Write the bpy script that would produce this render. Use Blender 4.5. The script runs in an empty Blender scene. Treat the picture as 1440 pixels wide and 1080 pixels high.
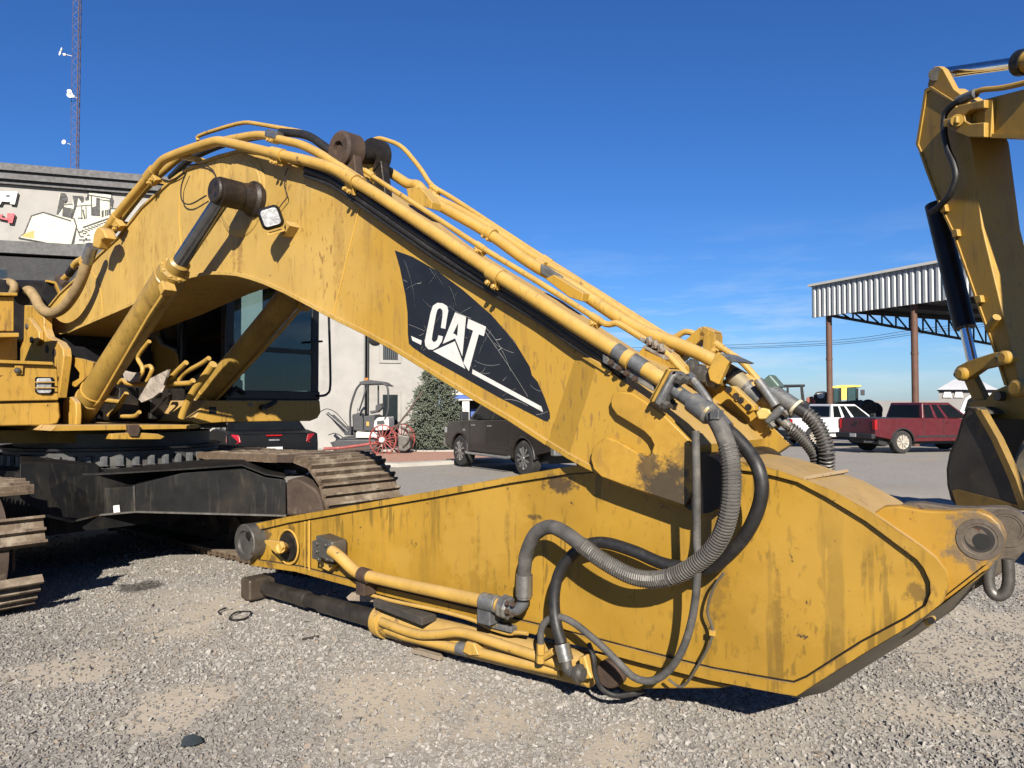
import bpy, bmesh, math, random
import numpy as np
from mathutils import Vector, Matrix
random.seed(7); rng = np.random.default_rng(11)
R = math.radians
scene = bpy.context.scene
COL = scene.collection

# ------------------------------------------------------------------ camera, sky, sun, exposure
CAM_H, FPX, PITCH = 1.45, 1040.0, math.atan(28/1040)
cd = bpy.data.cameras.new('camera'); cam = bpy.data.objects.new('camera', cd); COL.objects.link(cam)
cam.location = (0, 0, CAM_H); cam.rotation_euler = (math.pi/2 + PITCH, 0, 0)
cd.sensor_width = 36; cd.lens = 36*FPX/1440; cd.clip_start = .05; cd.clip_end = 5000
scene.camera = cam
SUN_EL, SUN_AZ = 29.0, 176.5            # elevation, compass angle from +Y towards +X
world = bpy.data.worlds.new('World'); scene.world = world; world.use_nodes = True
wn = world.node_tree.nodes; wl = world.node_tree.links
sky = wn.new('ShaderNodeTexSky'); sky.sky_type = 'NISHITA'; sky.sun_disc = False
sky.sun_elevation = R(SUN_EL); sky.sun_rotation = R(SUN_AZ)
sky.altitude = 0; sky.air_density = 1.0; sky.dust_density = .35; sky.ozone_density = 10.0
bg = wn['Background']; bg.inputs[1].default_value = .050
whs = wn.new('ShaderNodeHueSaturation'); whs.inputs['Saturation'].default_value = 1.08; whs.inputs['Hue'].default_value = .507; wl.new(sky.outputs[0], whs.inputs['Color'])
# faint wisps of cirrus low above the horizon, all the way round
wtc = wn.new('ShaderNodeTexCoord'); wmap = wn.new('ShaderNodeMapping'); wmap.inputs['Scale'].default_value = (1.0, 1.0, 7.0)
wno = wn.new('ShaderNodeTexNoise'); wno.inputs['Scale'].default_value = 5.5; wno.inputs['Detail'].default_value = 7; wno.inputs['Roughness'].default_value = .62
wr = wn.new('ShaderNodeValToRGB'); wr.color_ramp.elements[0].position = .47; wr.color_ramp.elements[1].position = .70
wsep = wn.new('ShaderNodeSeparateXYZ')
wr2 = wn.new('ShaderNodeValToRGB'); e = wr2.color_ramp.elements
e[0].position = .0; e[0].color = (.25, .25, .25, 1); e[1].position = .24; e[1].color = (0, 0, 0, 1)
k = e.new(.09); k.color = (1, 1, 1, 1); k = e.new(.15); k.color = (.35, .35, .35, 1)
wmul = wn.new('ShaderNodeMath'); wmul.operation = 'MULTIPLY'
wmul2 = wn.new('ShaderNodeMath'); wmul2.operation = 'MULTIPLY'; wmul2.inputs[1].default_value = .6
wmix = wn.new('ShaderNodeMix'); wmix.data_type = 'RGBA'; wmix.inputs['B'].default_value = (6.0, 6.7, 7.5, 1)
wl.new(wtc.outputs['Generated'], wmap.inputs[0]); wl.new(wmap.outputs[0], wno.inputs['Vector']); wl.new(wno.outputs[0], wr.inputs[0])
wl.new(wtc.outputs['Generated'], wsep.inputs[0]); wl.new(wsep.outputs[2], wr2.inputs[0])
wl.new(wr.outputs[0], wmul.inputs[0]); wl.new(wr2.outputs[0], wmul.inputs[1]); wl.new(wmul.outputs[0], wmul2.inputs[0])
wl.new(wmul2.outputs[0], wmix.inputs['Factor']); wl.new(whs.outputs[0], wmix.inputs['A'])
wl.new(wmix.outputs['Result'], bg.inputs[0])
sl = bpy.data.lights.new('sun', 'SUN'); sun = bpy.data.objects.new('sun', sl); COL.objects.link(sun)
sl.energy = 5.0; sl.angle = R(.53); sl.color = (1.0, .93, .82)
sun.rotation_euler = (R(90 - SUN_EL), 0, R(180 - SUN_AZ))
vs = scene.view_settings; scene.display_settings.display_device = 'sRGB'
vs.view_transform = 'Standard'; vs.look = 'None'; vs.gamma = 1; vs.use_curve_mapping = False; vs.exposure = 1.32
scene.render.engine = 'CYCLES'
cy = scene.cycles; cy.use_denoising = True; cy.max_bounces = 8; cy.transparent_max_bounces = 12; cy.caustics_reflective = False; cy.caustics_refractive = False
cy.use_adaptive_sampling = True; cy.adaptive_threshold = .02; cy.sample_clamp_indirect = 6

# ------------------------------------------------------------------ pixel (of the 1440 x 1080 photo) -> place
CAMP = Vector((0, 0, CAM_H)); FW = Vector((0, math.cos(PITCH), math.sin(PITCH))); UP = Vector((0, -math.sin(PITCH), math.cos(PITCH)))
ALPHA = R(39); D = Vector((math.cos(ALPHA), -math.sin(ALPHA), 0)); N = Vector((math.sin(ALPHA), math.cos(ALPHA), 0)); Z = Vector((0, 0, 1)); S0 = 3.03
def ray(x, y): return FW + Vector(((x-720)/FPX, 0, 0)) + UP*((540-y)/FPX)
def PS(x, y, s=0):                       # on the plane parallel to the boom's side, s metres behind the stick's near side
    r = ray(x, y); return CAMP + r*((S0+s-CAMP.dot(N))/r.dot(N))
def PT(x, y, t):                         # on a plane across the machine
    r = ray(x, y); return CAMP + r*((t-CAMP.dot(D))/r.dot(D))
def PG(x, y, z=0):
    r = ray(x, y); return CAMP + r*((z-CAM_H)/r.z)
def PY(x, y, Y):
    r = ray(x, y); return CAMP + r*(Y/r.y)
def W(t, s, z): return D*t + N*(S0+s) + Z*z
def tsz(p): return Vector((p.dot(D), p.dot(N)-S0, p.z))

# ------------------------------------------------------------------ materials
MATS = {}
def nd(nt, typ, **kw):
    n = nt.nodes.new(typ)
    for k, v in kw.items():
        if k in n.inputs.keys(): n.inputs[k].default_value = v
        else: setattr(n, k, v)
    return n
def mat(name, col, rough=.6, metal=0, spec=.4, alpha=None, var=.12, vscale=3, bump=0, bscale=60, coat=0, dirt=None, dscale=2.5, dthr=.55, streak=0, streakcol=(.05, .03, .015), spots=0, rust=0, rustcol=(.09, .035, .015), dust=0, dustcol=(.42, .35, .26), trans=0, emit=None, cell=None, cscale=40, blots=(), sun_dust=None, edge=0, edgecol=(.30, .22, .12)):
    if metal < .9:
        g8 = lambda c: None if c is None else tuple(x*.57 for x in c)
        col, dirt, streakcol, rustcol, dustcol, cell = map(g8, (col, dirt, streakcol, rustcol, dustcol, cell))
    m = bpy.data.materials.new(name); m.use_nodes = True; nt = m.node_tree; L = nt.links
    b = nt.nodes['Principled BSDF']
    b.inputs['Roughness'].default_value = rough; b.inputs['Metallic'].default_value = metal; b.inputs['Specular IOR Level'].default_value = spec
    if coat: b.inputs['Coat Weight'].default_value = coat; b.inputs['Coat Roughness'].default_value = .08
    if trans: b.inputs['Transmission Weight'].default_value = trans
    if emit: b.inputs['Emission Color'].default_value = (*emit[:3], 1); b.inputs['Emission Strength'].default_value = emit[3]
    tc = nd(nt, 'ShaderNodeTexCoord'); co = tc.outputs['Object']
    def noise(scale, det=5, rgh=.6, scl=None):
        n = nd(nt, 'ShaderNodeTexNoise', Scale=scale, Detail=det, Roughness=rgh)
        if scl:
            mp = nd(nt, 'ShaderNodeMapping'); mp.inputs['Scale'].default_value = scl; L.new(co, mp.inputs[0]); L.new(mp.outputs[0], n.inputs['Vector'])
        else: L.new(co, n.inputs['Vector'])
        return n.outputs[0]
    def ramp(src, a, bb, va=0, vb=1):
        mr = nd(nt, 'ShaderNodeMapRange'); mr.clamp = True
        mr.inputs['From Min'].default_value = a; mr.inputs['From Max'].default_value = bb; mr.inputs['To Min'].default_value = va; mr.inputs['To Max'].default_value = vb
        L.new(src, mr.inputs['Value']); return mr.outputs[0]
    def mul(a, bb):
        n = nd(nt, 'ShaderNodeMath', operation='MULTIPLY'); L.new(a, n.inputs[0]); L.new(bb, n.inputs[1]) if not isinstance(bb, float) else setattr(n.inputs[1], 'default_value', bb); return n.outputs[0]
    def mix(fac, a, c):
        n = nd(nt, 'ShaderNodeMix', data_type='RGBA')
        if hasattr(fac, 'links'): L.new(fac, n.inputs['Factor'])
        else: n.inputs['Factor'].default_value = fac
        for s, v in (('A', a), ('B', c)):
            if hasattr(v, 'links'): L.new(v, n.inputs[s])
            else: n.inputs[s].default_value = (*v[:3], 1)
        return n.outputs['Result']
    c = mix(ramp(noise(vscale), .3, .7), tuple(x*(1-var) for x in col), tuple(min(1, x*(1+var)) for x in col))
    roughsrc = None
    if cell is not None:
        v = nd(nt, 'ShaderNodeTexVoronoi', Scale=cscale); L.new(co, v.inputs['Vector'])
        sp = nd(nt, 'ShaderNodeSeparateColor'); L.new(v.outputs['Color'], sp.inputs[0])
        c = mix(ramp(sp.outputs[0], 0, 1, 0, .85), c, cell)
    if dirt is not None:
        c = mix(ramp(noise(dscale, 8, .68), dthr, dthr+.16, 0, .9), c, dirt)
    if sun_dust:  # pale to deep along x: grazing sun and dust put into the colour
        sx0 = nd(nt, 'ShaderNodeSeparateXYZ'); L.new(co, sx0.inputs[0]); ad = nd(nt, 'ShaderNodeMath', operation='ADD'); L.new(sx0.outputs[0], ad.inputs[0]); L.new(ramp(noise(1.2, 5), .3, .7, -.8, .8), ad.inputs[1])
        c = mix(ramp(ad.outputs[0], sun_dust[0], sun_dust[1]), c, tuple(x*.57 for x in sun_dust[2]))
    if streak:
        g = ramp(noise(1.1, 4), .42, .58)
        a = ramp(noise(1.0, 4, .6, (9, 9, .75)), .555, .60)
        c = mix(mul(mul(a, g), float(streak)), c, streakcol)
        a = ramp(noise(1.0, 3, .5, (26, 26, 3.2)), .595, .63); g = ramp(noise(1.7, 4), .42, .56)
        c = mix(mul(mul(a, g), float(streak)), c, streakcol)
    if spots:
        a = ramp(noise(1.0, 3, .5, (34, 34, 13)), .60, .66); g = ramp(noise(1.1, 3), .38, .6)
        c = mix(mul(mul(a, g), float(spots)), c, streakcol)
    for bl in blots:                    # dirt or wear of a given place: centre, radius, colour, amount, stretch
        bc, br, bcol, bamt = bl[:4]; st_ = bl[4] if len(bl) > 4 else (1, 1, 1)
        vm = nd(nt, 'ShaderNodeVectorMath', operation='SUBTRACT'); L.new(co, vm.inputs[0]); vm.inputs[1].default_value = tuple(bc)
        v2 = nd(nt, 'ShaderNodeVectorMath', operation='MULTIPLY'); L.new(vm.outputs[0], v2.inputs[0]); v2.inputs[1].default_value = st_
        v3 = nd(nt, 'ShaderNodeVectorMath', operation='LENGTH'); L.new(v2.outputs[0], v3.inputs[0])
        ad = nd(nt, 'ShaderNodeMath', operation='ADD'); L.new(v3.outputs['Value'], ad.inputs[0]); L.new(ramp(noise(1.6/br if br < .5 else 4, 9, .74), .3, .7, -.6*br, .6*br), ad.inputs[1])
        c = mix(ramp(ad.outputs[0], br*1.0, br*.6, 0, bamt), c, tuple(x*.57 for x in bcol))
    if edge:
        bv = nd(nt, 'ShaderNodeBevel'); bv.samples = 4; bv.inputs['Radius'].default_value = .012
        gn = nd(nt, 'ShaderNodeNewGeometry'); dt = nd(nt, 'ShaderNodeVectorMath', operation='DOT_PRODUCT'); L.new(bv.outputs[0], dt.inputs[0]); L.new(gn.outputs['Normal'], dt.inputs[1])
        c = mix(mul(ramp(dt.outputs['Value'], .985, .90), ramp(noise(7, 8, .75), .47, .56, 0, edge)), c, tuple(x*.57 for x in edgecol))
    if rust:
        a = ramp(noise(9, 9, .75), .66-.12*rust, .69-.12*rust); c = mix(a, c, rustcol)
        roughsrc = a
    if dust:
        ge = nd(nt, 'ShaderNodeNewGeometry'); sx = nd(nt, 'ShaderNodeSeparateXYZ'); L.new(ge.outputs['Normal'], sx.inputs[0])
        c = mix(mul(ramp(sx.outputs[2], .15, .8), ramp(noise(6, 6, .7), .25, .6, dust*.55, dust)), c, dustcol)
    L.new(c, b.inputs['Base Color'])
    rr = ramp(noise(vscale*4, 4), .3, .7, max(.02, rough-.08), min(1, rough+.1))
    if rough > .06: L.new(rr, b.inputs['Roughness'])
    if bump:
        bp = nd(nt, 'ShaderNodeBump', Strength=bump, Distance=.01); L.new(noise(bscale, 6, .65), bp.inputs['Height']); L.new(bp.outputs[0], b.inputs['Normal'])
    if alpha is not None: b.inputs['Alpha'].default_value = alpha
    MATS[name] = m; return m
def glass(name, tint=(.75, .85, .85), alpha=.35, rough=.02):
    m = bpy.data.materials.new(name); m.use_nodes = True; nt = m.node_tree
    for n in list(nt.nodes):
        if n.type != 'OUTPUT_MATERIAL': nt.nodes.remove(n)
    o = nt.nodes['Material Output']; t = nd(nt, 'ShaderNodeBsdfTransparent'); t.inputs[0].default_value = (*tint, 1)
    g = nd(nt, 'ShaderNodeBsdfGlossy'); g.inputs['Roughness'].default_value = rough
    f = nd(nt, 'ShaderNodeFresnel'); f.inputs[0].default_value = 1.5
    ge = nd(nt, 'ShaderNodeMath', operation='ADD'); ge.inputs[1].default_value = alpha; nt.links.new(f.outputs[0], ge.inputs[0])
    x = nd(nt, 'ShaderNodeMixShader'); nt.links.new(ge.outputs[0], x.inputs[0]); nt.links.new(t.outputs[0], x.inputs[1]); nt.links.new(g.outputs[0], x.inputs[2]); nt.links.new(x.outputs[0], o.inputs[0])
    MATS[name] = m; return m

Y_STICK = mat('stick_yellow', (.42, .238, .026), .48, var=.16, vscale=1.8, streak=.75, streakcol=(.20, .112, .018), spots=.6, rust=.25, rustcol=(.06, .04, .025), edge=.8, edgecol=(.16, .09, .03), dust=.75, dustcol=(.50, .36, .17), bump=.05, bscale=25)
Y_BOOM = mat('boom_yellow', (.53, .342, .088), .52, var=.10, vscale=1.5, sun_dust=(-1.6, -.2, (.46, .268, .034)), streak=.45, streakcol=(.27, .155, .04), spots=.75, rust=.08, edge=.7, edgecol=(.22, .13, .05), dust=.6, dustcol=(.50, .36, .17), bump=.04, bscale=25)
Y_PIPE = mat('pipe_yellow', (.54, .325, .065), .45, var=.14, vscale=6, rust=.4, rustcol=(.2, .11, .04), dust=.3, spots=.5, streakcol=(.25, .15, .05), bump=.05)
Y_HOUSE = mat('house_yellow', (.52, .30, .05), .5, var=.1, vscale=2, streak=.5, streakcol=(.16, .09, .03), spots=.4, rust=.3, dust=.5, bump=.05, bscale=20)
Y_SECOND = mat('second_yellow', (.46, .27, .04), .5, var=.1, vscale=1.2, streak=.4, streakcol=(.2, .12, .03), rust=.2, dust=.3)  # the second excavator's own yellow paint
Y_WELD = mat('weld_yellow', (.56, .33, .06), .5, var=.1, vscale=6, bump=.3, bscale=40)
STEEL = mat('worn_steel', (.16, .15, .135), .45, metal=.6, var=.3, vscale=8, rust=.5, rustcol=(.11, .06, .03), bump=.1)
DARK = mat('greasy_steel', (.025, .021, .018), .5, metal=.3, var=.4, vscale=7, dirt=(.11, .07, .04), dscale=5, bump=.15, bscale=30)
RUSTY = mat('rusty_steel', (.075, .046, .031), .75, metal=.2, var=.35, vscale=9, dirt=(.03, .022, .018), dscale=6, bump=.25, bscale=40)
BLACK = mat('black_paint', (.014, .014, .016), .45, spec=.25, var=.3, vscale=3, dirt=(.035, .032, .027), dscale=3, bump=.03)
CARBODY = mat('black_carbody', (.012, .012, .0125), .55, spec=.15, var=.4, vscale=2.5, dirt=(.032, .026, .019), dscale=2.6, dthr=.52, streak=.3, streakcol=(.07, .06, .045), bump=.08, bscale=20)
RUBBER = mat('black_rubber', (.017, .0165, .0165), .52, var=.3, vscale=9, dirt=(.055, .05, .045), dscale=7, bump=.05, bscale=80)
GREYHOSE = mat('grey_hose', (.088, .083, .077), .75, var=.4, vscale=14, dirt=(.19, .17, .14), dscale=11, bump=.12, bscale=90)
COIL = mat('coil_guard', (.15, .14, .125), .5, metal=.35, var=.3, vscale=12, dirt=(.10, .085, .07), dscale=9)
FITTING = mat('grey_fitting', (.13, .135, .14), .5, metal=.25, var=.35, vscale=11, dirt=(.30, .27, .22), dscale=7, dthr=.5, rust=.4, rustcol=(.45, .3, .08), bump=.15)
ZINC = mat('zinc_fitting', (.48, .47, .44), .32, metal=.85, var=.2, vscale=14, dirt=(.2, .19, .17), dscale=14)
CHROME = mat('chrome', (.62, .64, .66), .14, metal=1.0, var=.06)
TRACK = mat('track_steel', (.15, .103, .066), .8, metal=.1, var=.35, vscale=6, dirt=(.52, .45, .34), dscale=3.2, dthr=.5, rust=.8, rustcol=(.07, .045, .03), dust=.35, dustcol=(.42, .36, .27), bump=.3, bscale=45)
TRACKD = mat('track_dark', (.075, .05, .036), .8, var=.35, vscale=6, dirt=(.26, .2, .14), dscale=6, dthr=.56, bump=.3, bscale=45)
WHITE = mat('white_paint', (.68, .67, .635), .5, var=.04, vscale=4, spots=.25, streakcol=(.3, .28, .24))
WOODG = mat('grey_wood', (.30, .24, .175), .85, var=.3, vscale=9, bump=.3, bscale=50)
WOODD = mat('dark_wood', (.05, .042, .035), .85, var=.4, vscale=9, bump=.3, bscale=50)
LENS = mat('lamp_lens', (.50, .51, .52), .25, metal=.15, spec=.5, coat=.3, var=.4, vscale=22, dirt=(.26, .26, .27), dscale=14, bump=.6, bscale=40)
GLASS = glass('cab_glass', (.48, .62, .62), .03)

# ------------------------------------------------------------------ meshes
class MB:
    def __init__(s): s.v = []; s.f = []
    def add(s, vs, fs):
        o = len(s.v); s.v += [Vector(v) for v in vs]; s.f += [[i+o for i in f] for f in fs]; return s
    def prism(s, pts, off):             # closed outline pushed along off
        n = len(pts); off = Vector(off); a = [Vector(p) for p in pts]; b = [p+off for p in a]
        return s.add(a+b, [list(range(n))[::-1], list(range(n, 2*n))] + [[i, (i+1) % n, n+(i+1) % n, n+i] for i in range(n)])
    def box(s, c, ax, ay, az):          # centre and three half vectors
        c = Vector(c); vs = [c+ax*i+ay*j+az*k for i in (-1, 1) for j in (-1, 1) for k in (-1, 1)]
        return s.add(vs, [[0, 1, 3, 2], [4, 6, 7, 5], [0, 4, 5, 1], [2, 3, 7, 6], [0, 2, 6, 4], [1, 5, 7, 3]])
    def bx(s, x0, x1, y0, y1, z0, z1):
        return s.box(((x0+x1)/2, (y0+y1)/2, (z0+z1)/2), Vector(((x1-x0)/2, 0, 0)), Vector((0, (y1-y0)/2, 0)), Vector((0, 0, (z1-z0)/2)))
    def mbx(s, t0, t1, s0, s1, z0, z1): # box in the machine's own directions
        return s.box(W((t0+t1)/2, (s0+s1)/2, (z0+z1)/2), D*((t1-t0)/2), N*((s1-s0)/2), Z*((z1-z0)/2))
    def lathe(s, p0, axis, prof, n=20, close=True):   # prof: (distance along axis, radius)
        p0 = Vector(p0); a = Vector(axis).normalized(); u = a.orthogonal().normalized(); w = a.cross(u); vs = []; fs = []
        for d, r in prof:
            for i in range(n):
                q = 2*math.pi*i/n; vs.append(p0+a*d+(u*math.cos(q)+w*math.sin(q))*r)
        for j in range(len(prof)-1):
            for i in range(n): fs.append([j*n+i, j*n+(i+1) % n, (j+1)*n+(i+1) % n, (j+1)*n+i])
        if close: fs += [list(range(n))[::-1], [(len(prof)-1)*n+i for i in range(n)]]
        return s.add(vs, fs)
    def cyl(s, p0, p1, r, n=16, r1=None):
        d = (Vector(p1)-Vector(p0)); return s.lathe(p0, d, [(0, r), (d.length, r if r1 is None else r1)], n)
    def tube(s, pts, r, n=10, rad=None):
        pts = [Vector(p) for p in pts]; m = len(pts); T = []
        for i in range(m):
            a = pts[min(i+1, m-1)]-pts[max(i-1, 0)]; T.append(a.normalized() if a.length > 1e-9 else Vector((0, 0, 1)))
        u = T[0].orthogonal().normalized(); vs = []
        for i in range(m):
            u = (u-T[i]*u.dot(T[i])).normalized(); w = T[i].cross(u); rr = rad[i] if rad else r
            vs += [pts[i]+(u*math.cos(2*math.pi*k/n)+w*math.sin(2*math.pi*k/n))*rr for k in range(n)]
        fs = [[i*n+k, i*n+(k+1) % n, (i+1)*n+(k+1) % n, (i+1)*n+k] for i in range(m-1) for k in range(n)]
        fs += [list(range(n))[::-1], [(m-1)*n+k for k in range(n)]]
        return s.add(vs, fs)
    def strip(s, pts, up, side):        # ribbon with thickness: pts, thickness vectors per point, width vector
        m = len(pts); side = Vector(side); vs = []
        for p, u in zip(pts, up): vs += [p, p+u, p+u+side, p+side]
        fs = [[i*4+k, i*4+(k+1) % 4, i*4+4+(k+1) % 4, i*4+4+k] for i in range(m-1) for k in range(4)] + [[0, 3, 2, 1], [(m-1)*4+k for k in range(4)]]
        return s.add(vs, fs)
    def loft(s, rings, cap=True):
        n = len(rings[0]); vs = [p for r in rings for p in r]
        fs = [[j*n+i, j*n+(i+1) % n, (j+1)*n+(i+1) % n, (j+1)*n+i] for j in range(len(rings)-1) for i in range(n)]
        if cap: fs += [list(range(n))[::-1], [(len(rings)-1)*n+i for i in range(n)]]
        return s.add(vs, fs)
    def hexbolt(s, p, axis, r=.018, h=.014):
        return s.lathe(p, axis, [(-.002, r*1.35), (.003, r*1.35), (.003, r), (h, r), (h+.002, r*.8)], 6)
    def build(s, name, m, parent=None, bevel=0, sharp=32, world=True, segs=2, kind=None, label=None):
        me = bpy.data.meshes.new(name); me.from_pydata([tuple(v) for v in s.v], [], s.f)
        bm = bmesh.new(); bm.from_mesh(me); bmesh.ops.recalc_face_normals(bm, faces=bm.faces); bm.to_mesh(me); bm.free()
        for p in me.polygons: p.use_smooth = True
        me.set_sharp_from_angle(angle=R(sharp)); me.materials.append(m)
        o = bpy.data.objects.new(name, me); COL.objects.link(o)
        if bevel:
            b = o.modifiers.new('bevel', 'BEVEL'); b.width = bevel; b.segments = segs; b.limit_method = 'ANGLE'; b.angle_limit = R(40); b.harden_normals = True
        if parent is not None:
            o.parent = parent
            if world and parent.type == 'EMPTY': o.matrix_parent_inverse = Matrix.Translation(-Vector(parent.location))
        if kind: o['kind'] = kind
        if label: o['label'] = label
        return o
def thing(name, label, cat, loc=(0, 0, 0), rz=0, group=None):
    o = bpy.data.objects.new(name, None); COL.objects.link(o); o.empty_display_size = .3
    o.location = loc; o.rotation_euler = (0, 0, rz); tag(o, label, cat, group); return o
def tag(o, label, cat, group=None, kind=None):
    o['label'] = label; o['category'] = cat
    if group: o['group'] = group
    if kind: o['kind'] = kind
    return o
def cat_spline(pts, k=8):
    pts = [Vector(p) for p in pts]; q = [pts[0]*2-pts[1]]+pts+[pts[-1]*2-pts[-2]]; out = []
    for i in range(1, len(q)-2):
        p0, p1, p2, p3 = q[i-1:i+3]
        for j in range(k):
            t = j/k; out.append(.5*((2*p1)+(p2-p0)*t+(2*p0-5*p1+4*p2-p3)*t*t+(3*p1-p0-3*p2+p3)*t**3))
    return out+[pts[-1]]
def chaikin(pts, it=2):
    pts = [Vector(p) for p in pts]
    for _ in range(it):
        q = [pts[0]]
        for a, b in zip(pts[:-1], pts[1:]): q += [a*.8+b*.2, a*.2+b*.8]
        pts = q+[pts[-1]]
    return pts
BOLTS = {}
def bolt(parent, p, axis, r=.018, h=.014, m=None, name='bolt'):
    m = m or STEEL; key = (round(r, 4), round(h, 4), m.name)
    if key not in BOLTS:
        o = MB().hexbolt(Vector((0, 0, 0)), Vector((0, 0, 1)), r, h).build(name, m); BOLTS[key] = o.data; bpy.data.objects.remove(o)
    o = bpy.data.objects.new(name, BOLTS[key]); COL.objects.link(o); o.parent = parent
    if parent.type == 'EMPTY': o.matrix_parent_inverse = Matrix.Translation(-Vector(parent.location))
    o.location = p; o.rotation_euler = Vector(axis).to_track_quat('Z', 'Y').to_euler(); return o
def pl(px, s):
    """pixels -> places on side planes; a third value in a pixel overrides s"""
    return [PS(p[0], p[1], p[2] if len(p) > 2 else s) for p in px]
# ================================================================== ground
def ground_mat():
    m = bpy.data.materials.new('gravel_ground'); m.use_nodes = True; nt = m.node_tree; L = nt.links; b = nt.nodes['Principled BSDF']
    tc = nd(nt, 'ShaderNodeTexCoord'); co = tc.outputs['Object']
    def N_(s, d=6, r=.6): n = nd(nt, 'ShaderNodeTexNoise', Scale=s, Detail=d, Roughness=r); L.new(co, n.inputs['Vector']); return n.outputs[0]
    def rp(src, a, c, va=0, vb=1):
        q = nd(nt, 'ShaderNodeMapRange'); q.inputs['From Min'].default_value = a; q.inputs['From Max'].default_value = c; q.inputs['To Min'].default_value = va; q.inputs['To Max'].default_value = vb; L.new(src, q.inputs['Value']); return q.outputs[0]
    def mx(f, a, c):
        q = nd(nt, 'ShaderNodeMix', data_type='RGBA'); L.new(f, q.inputs['Factor'])
        for s, v in (('A', a), ('B', c)):
            if hasattr(v, 'links'): L.new(v, q.inputs[s])
            else: q.inputs[s].default_value = (*v, 1)
        return q.outputs['Result']
    v = nd(nt, 'ShaderNodeTexVoronoi', Scale=52.0); v.inputs['Randomness'].default_value = 1; L.new(co, v.inputs['Vector'])
    sp = nd(nt, 'ShaderNodeSeparateColor'); L.new(v.outputs['Color'], sp.inputs[0])
    c = mx(rp(sp.outputs[0], 0, 1), (.148, .138, .125), (.232, .218, .197))
    v2 = nd(nt, 'ShaderNodeTexVoronoi', Scale=17.0); L.new(co, v2.inputs['Vector']); sp2 = nd(nt, 'ShaderNodeSeparateColor'); L.new(v2.outputs['Color'], sp2.inputs[0])
    c = mx(rp(sp2.outputs[1], .55, 1, 0, .45), c, (.245, .226, .198))
    c = mx(rp(N_(.55, 5), .5, .72, 0, .75), c, (.235, .197, .148))         # sandy fines
    c = mx(rp(N_(.22, 4), .52, .75, 0, .35), c, (.12, .112, .103))         # darker packed wheel ways
    so = nd(nt, 'ShaderNodeAttribute'); so.attribute_name = 'soil'; ss = nd(nt, 'ShaderNodeSeparateColor'); L.new(so.outputs['Color'], ss.inputs[0])
    c = mx(rp(ss.outputs[0], 0, 1, 0, .85), c, (.315, .272, .212)); c = mx(rp(ss.outputs[1], 0, 1, 0, .8), c, (.03, .027, .024))
    L.new(c, b.inputs['Base Color']); b.inputs['Roughness'].default_value = .9; b.inputs['Specular IOR Level'].default_value = .2
    bp = nd(nt, 'ShaderNodeBump', Strength=.22, Distance=.006); L.new(v.outputs['Distance'], bp.inputs['Height'])
    bp2 = nd(nt, 'ShaderNodeBump', Strength=.25, Distance=.006); L.new(N_(60, 5, .6), bp2.inputs['Height']); L.new(bp.outputs[0], bp2.inputs['Normal']); L.new(bp2.outputs[0], b.inputs['Normal'])
    return m
GRAVEL = ground_mat()
def gz(x, y): return -.015*max(0.0, y-7)          # the yard falls away gently
def PGz(x, y):
    r = ray(x, y); t = (CAM_H-.105)/(-r.z-.015*r.y) if -r.z-.015*r.y > 1e-4 else 400; p = CAMP+r*t
    return p if p.y > 7 else PG(x, y)
def vnoise(x, y, sc, seed):
    r = np.random.default_rng(seed); T = r.random((64, 64)); x = np.asarray(x)*sc+100; y = np.asarray(y)*sc+100; xi = np.floor(x).astype(int); yi = np.floor(y).astype(int); fx = x-xi; fy = y-yi
    fx = fx*fx*(3-2*fx); fy = fy*fy*(3-2*fy); q = lambda i, j: T[i % 64, j % 64]
    return (q(xi, yi)*(1-fx)+q(xi+1, yi)*fx)*(1-fy)+(q(xi, yi+1)*(1-fx)+q(xi+1, yi+1)*fx)*fy
def fbm(x, y, sc, seed, o=4): return sum(vnoise(x, y, sc*2**i, seed+i)*.5**i for i in range(o))/sum(.5**i for i in range(o))
def sstep(v, a, b): t = np.clip((v-a)/(b-a), 0, 1); return t*t*(3-2*t)
PATCH = [(290, 866, .42), (240, 990, .3), (590, 1000, .5), (690, 1010, .4), (560, 965, .45), (1330, 905, .7), (1405, 880, .6), (100, 940, .35), (880, 1050, .3), (1300, 1000, .35)]
def sand_at(x, y):
    v = sstep(fbm(x, y, .9, 5), .54, .72)*.6; w = fbm(x, y, 3.2, 31)-.5
    for px, py_, r in PATCH:
        c = PG(px, py_); v = np.maximum(v, sstep(np.hypot(x-c.x, (y-c.y)*.8)+w*r*1.5, r, r*.4)*.95)
    return v
def oil_at(x, y):
    v = 0*np.asarray(x, float); w = fbm(x, y, 7, 77)-.5
    for px, py_, r in ((196, 823, .15), (205, 825, .10)):
        c = PG(px, py_); v = np.maximum(v, sstep(np.hypot((x-c.x), (y-c.y)*.9)+w*r*1.9, r, r*.5))
    return v
xs = [-900, -300, -100, -40, -20, -12, -9]+list(np.arange(-7, 7.01, .09))+[9, 12, 20, 40, 100, 300, 900]; ys = [-60, -10, 0, 1.5]+list(np.arange(2.3, 10.01, .09))+[11, 14, 20, 30, 50, 100, 300, 1200]
nx = len(xs); GX, GY = np.meshgrid(np.array(xs, float), np.array(ys, float)); SA = sand_at(GX, GY)*(GY < 12)
GZ = np.where((GY > 1) & (GY < 10.2) & (abs(GX) < 7.2), (fbm(GX, GY, 1.3, 51)-.5)*.035, 0)
k = MB(); k.add([(x, y, gz(x, y)+z-.006) for x, y, z in zip(GX.ravel(), GY.ravel(), GZ.ravel())], [[j*nx+i, j*nx+i+1, (j+1)*nx+i+1, (j+1)*nx+i] for j in range(len(ys)-1) for i in range(nx-1)])
g = k.build('ground', GRAVEL, sharp=180); g['kind'] = 'structure'
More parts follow.
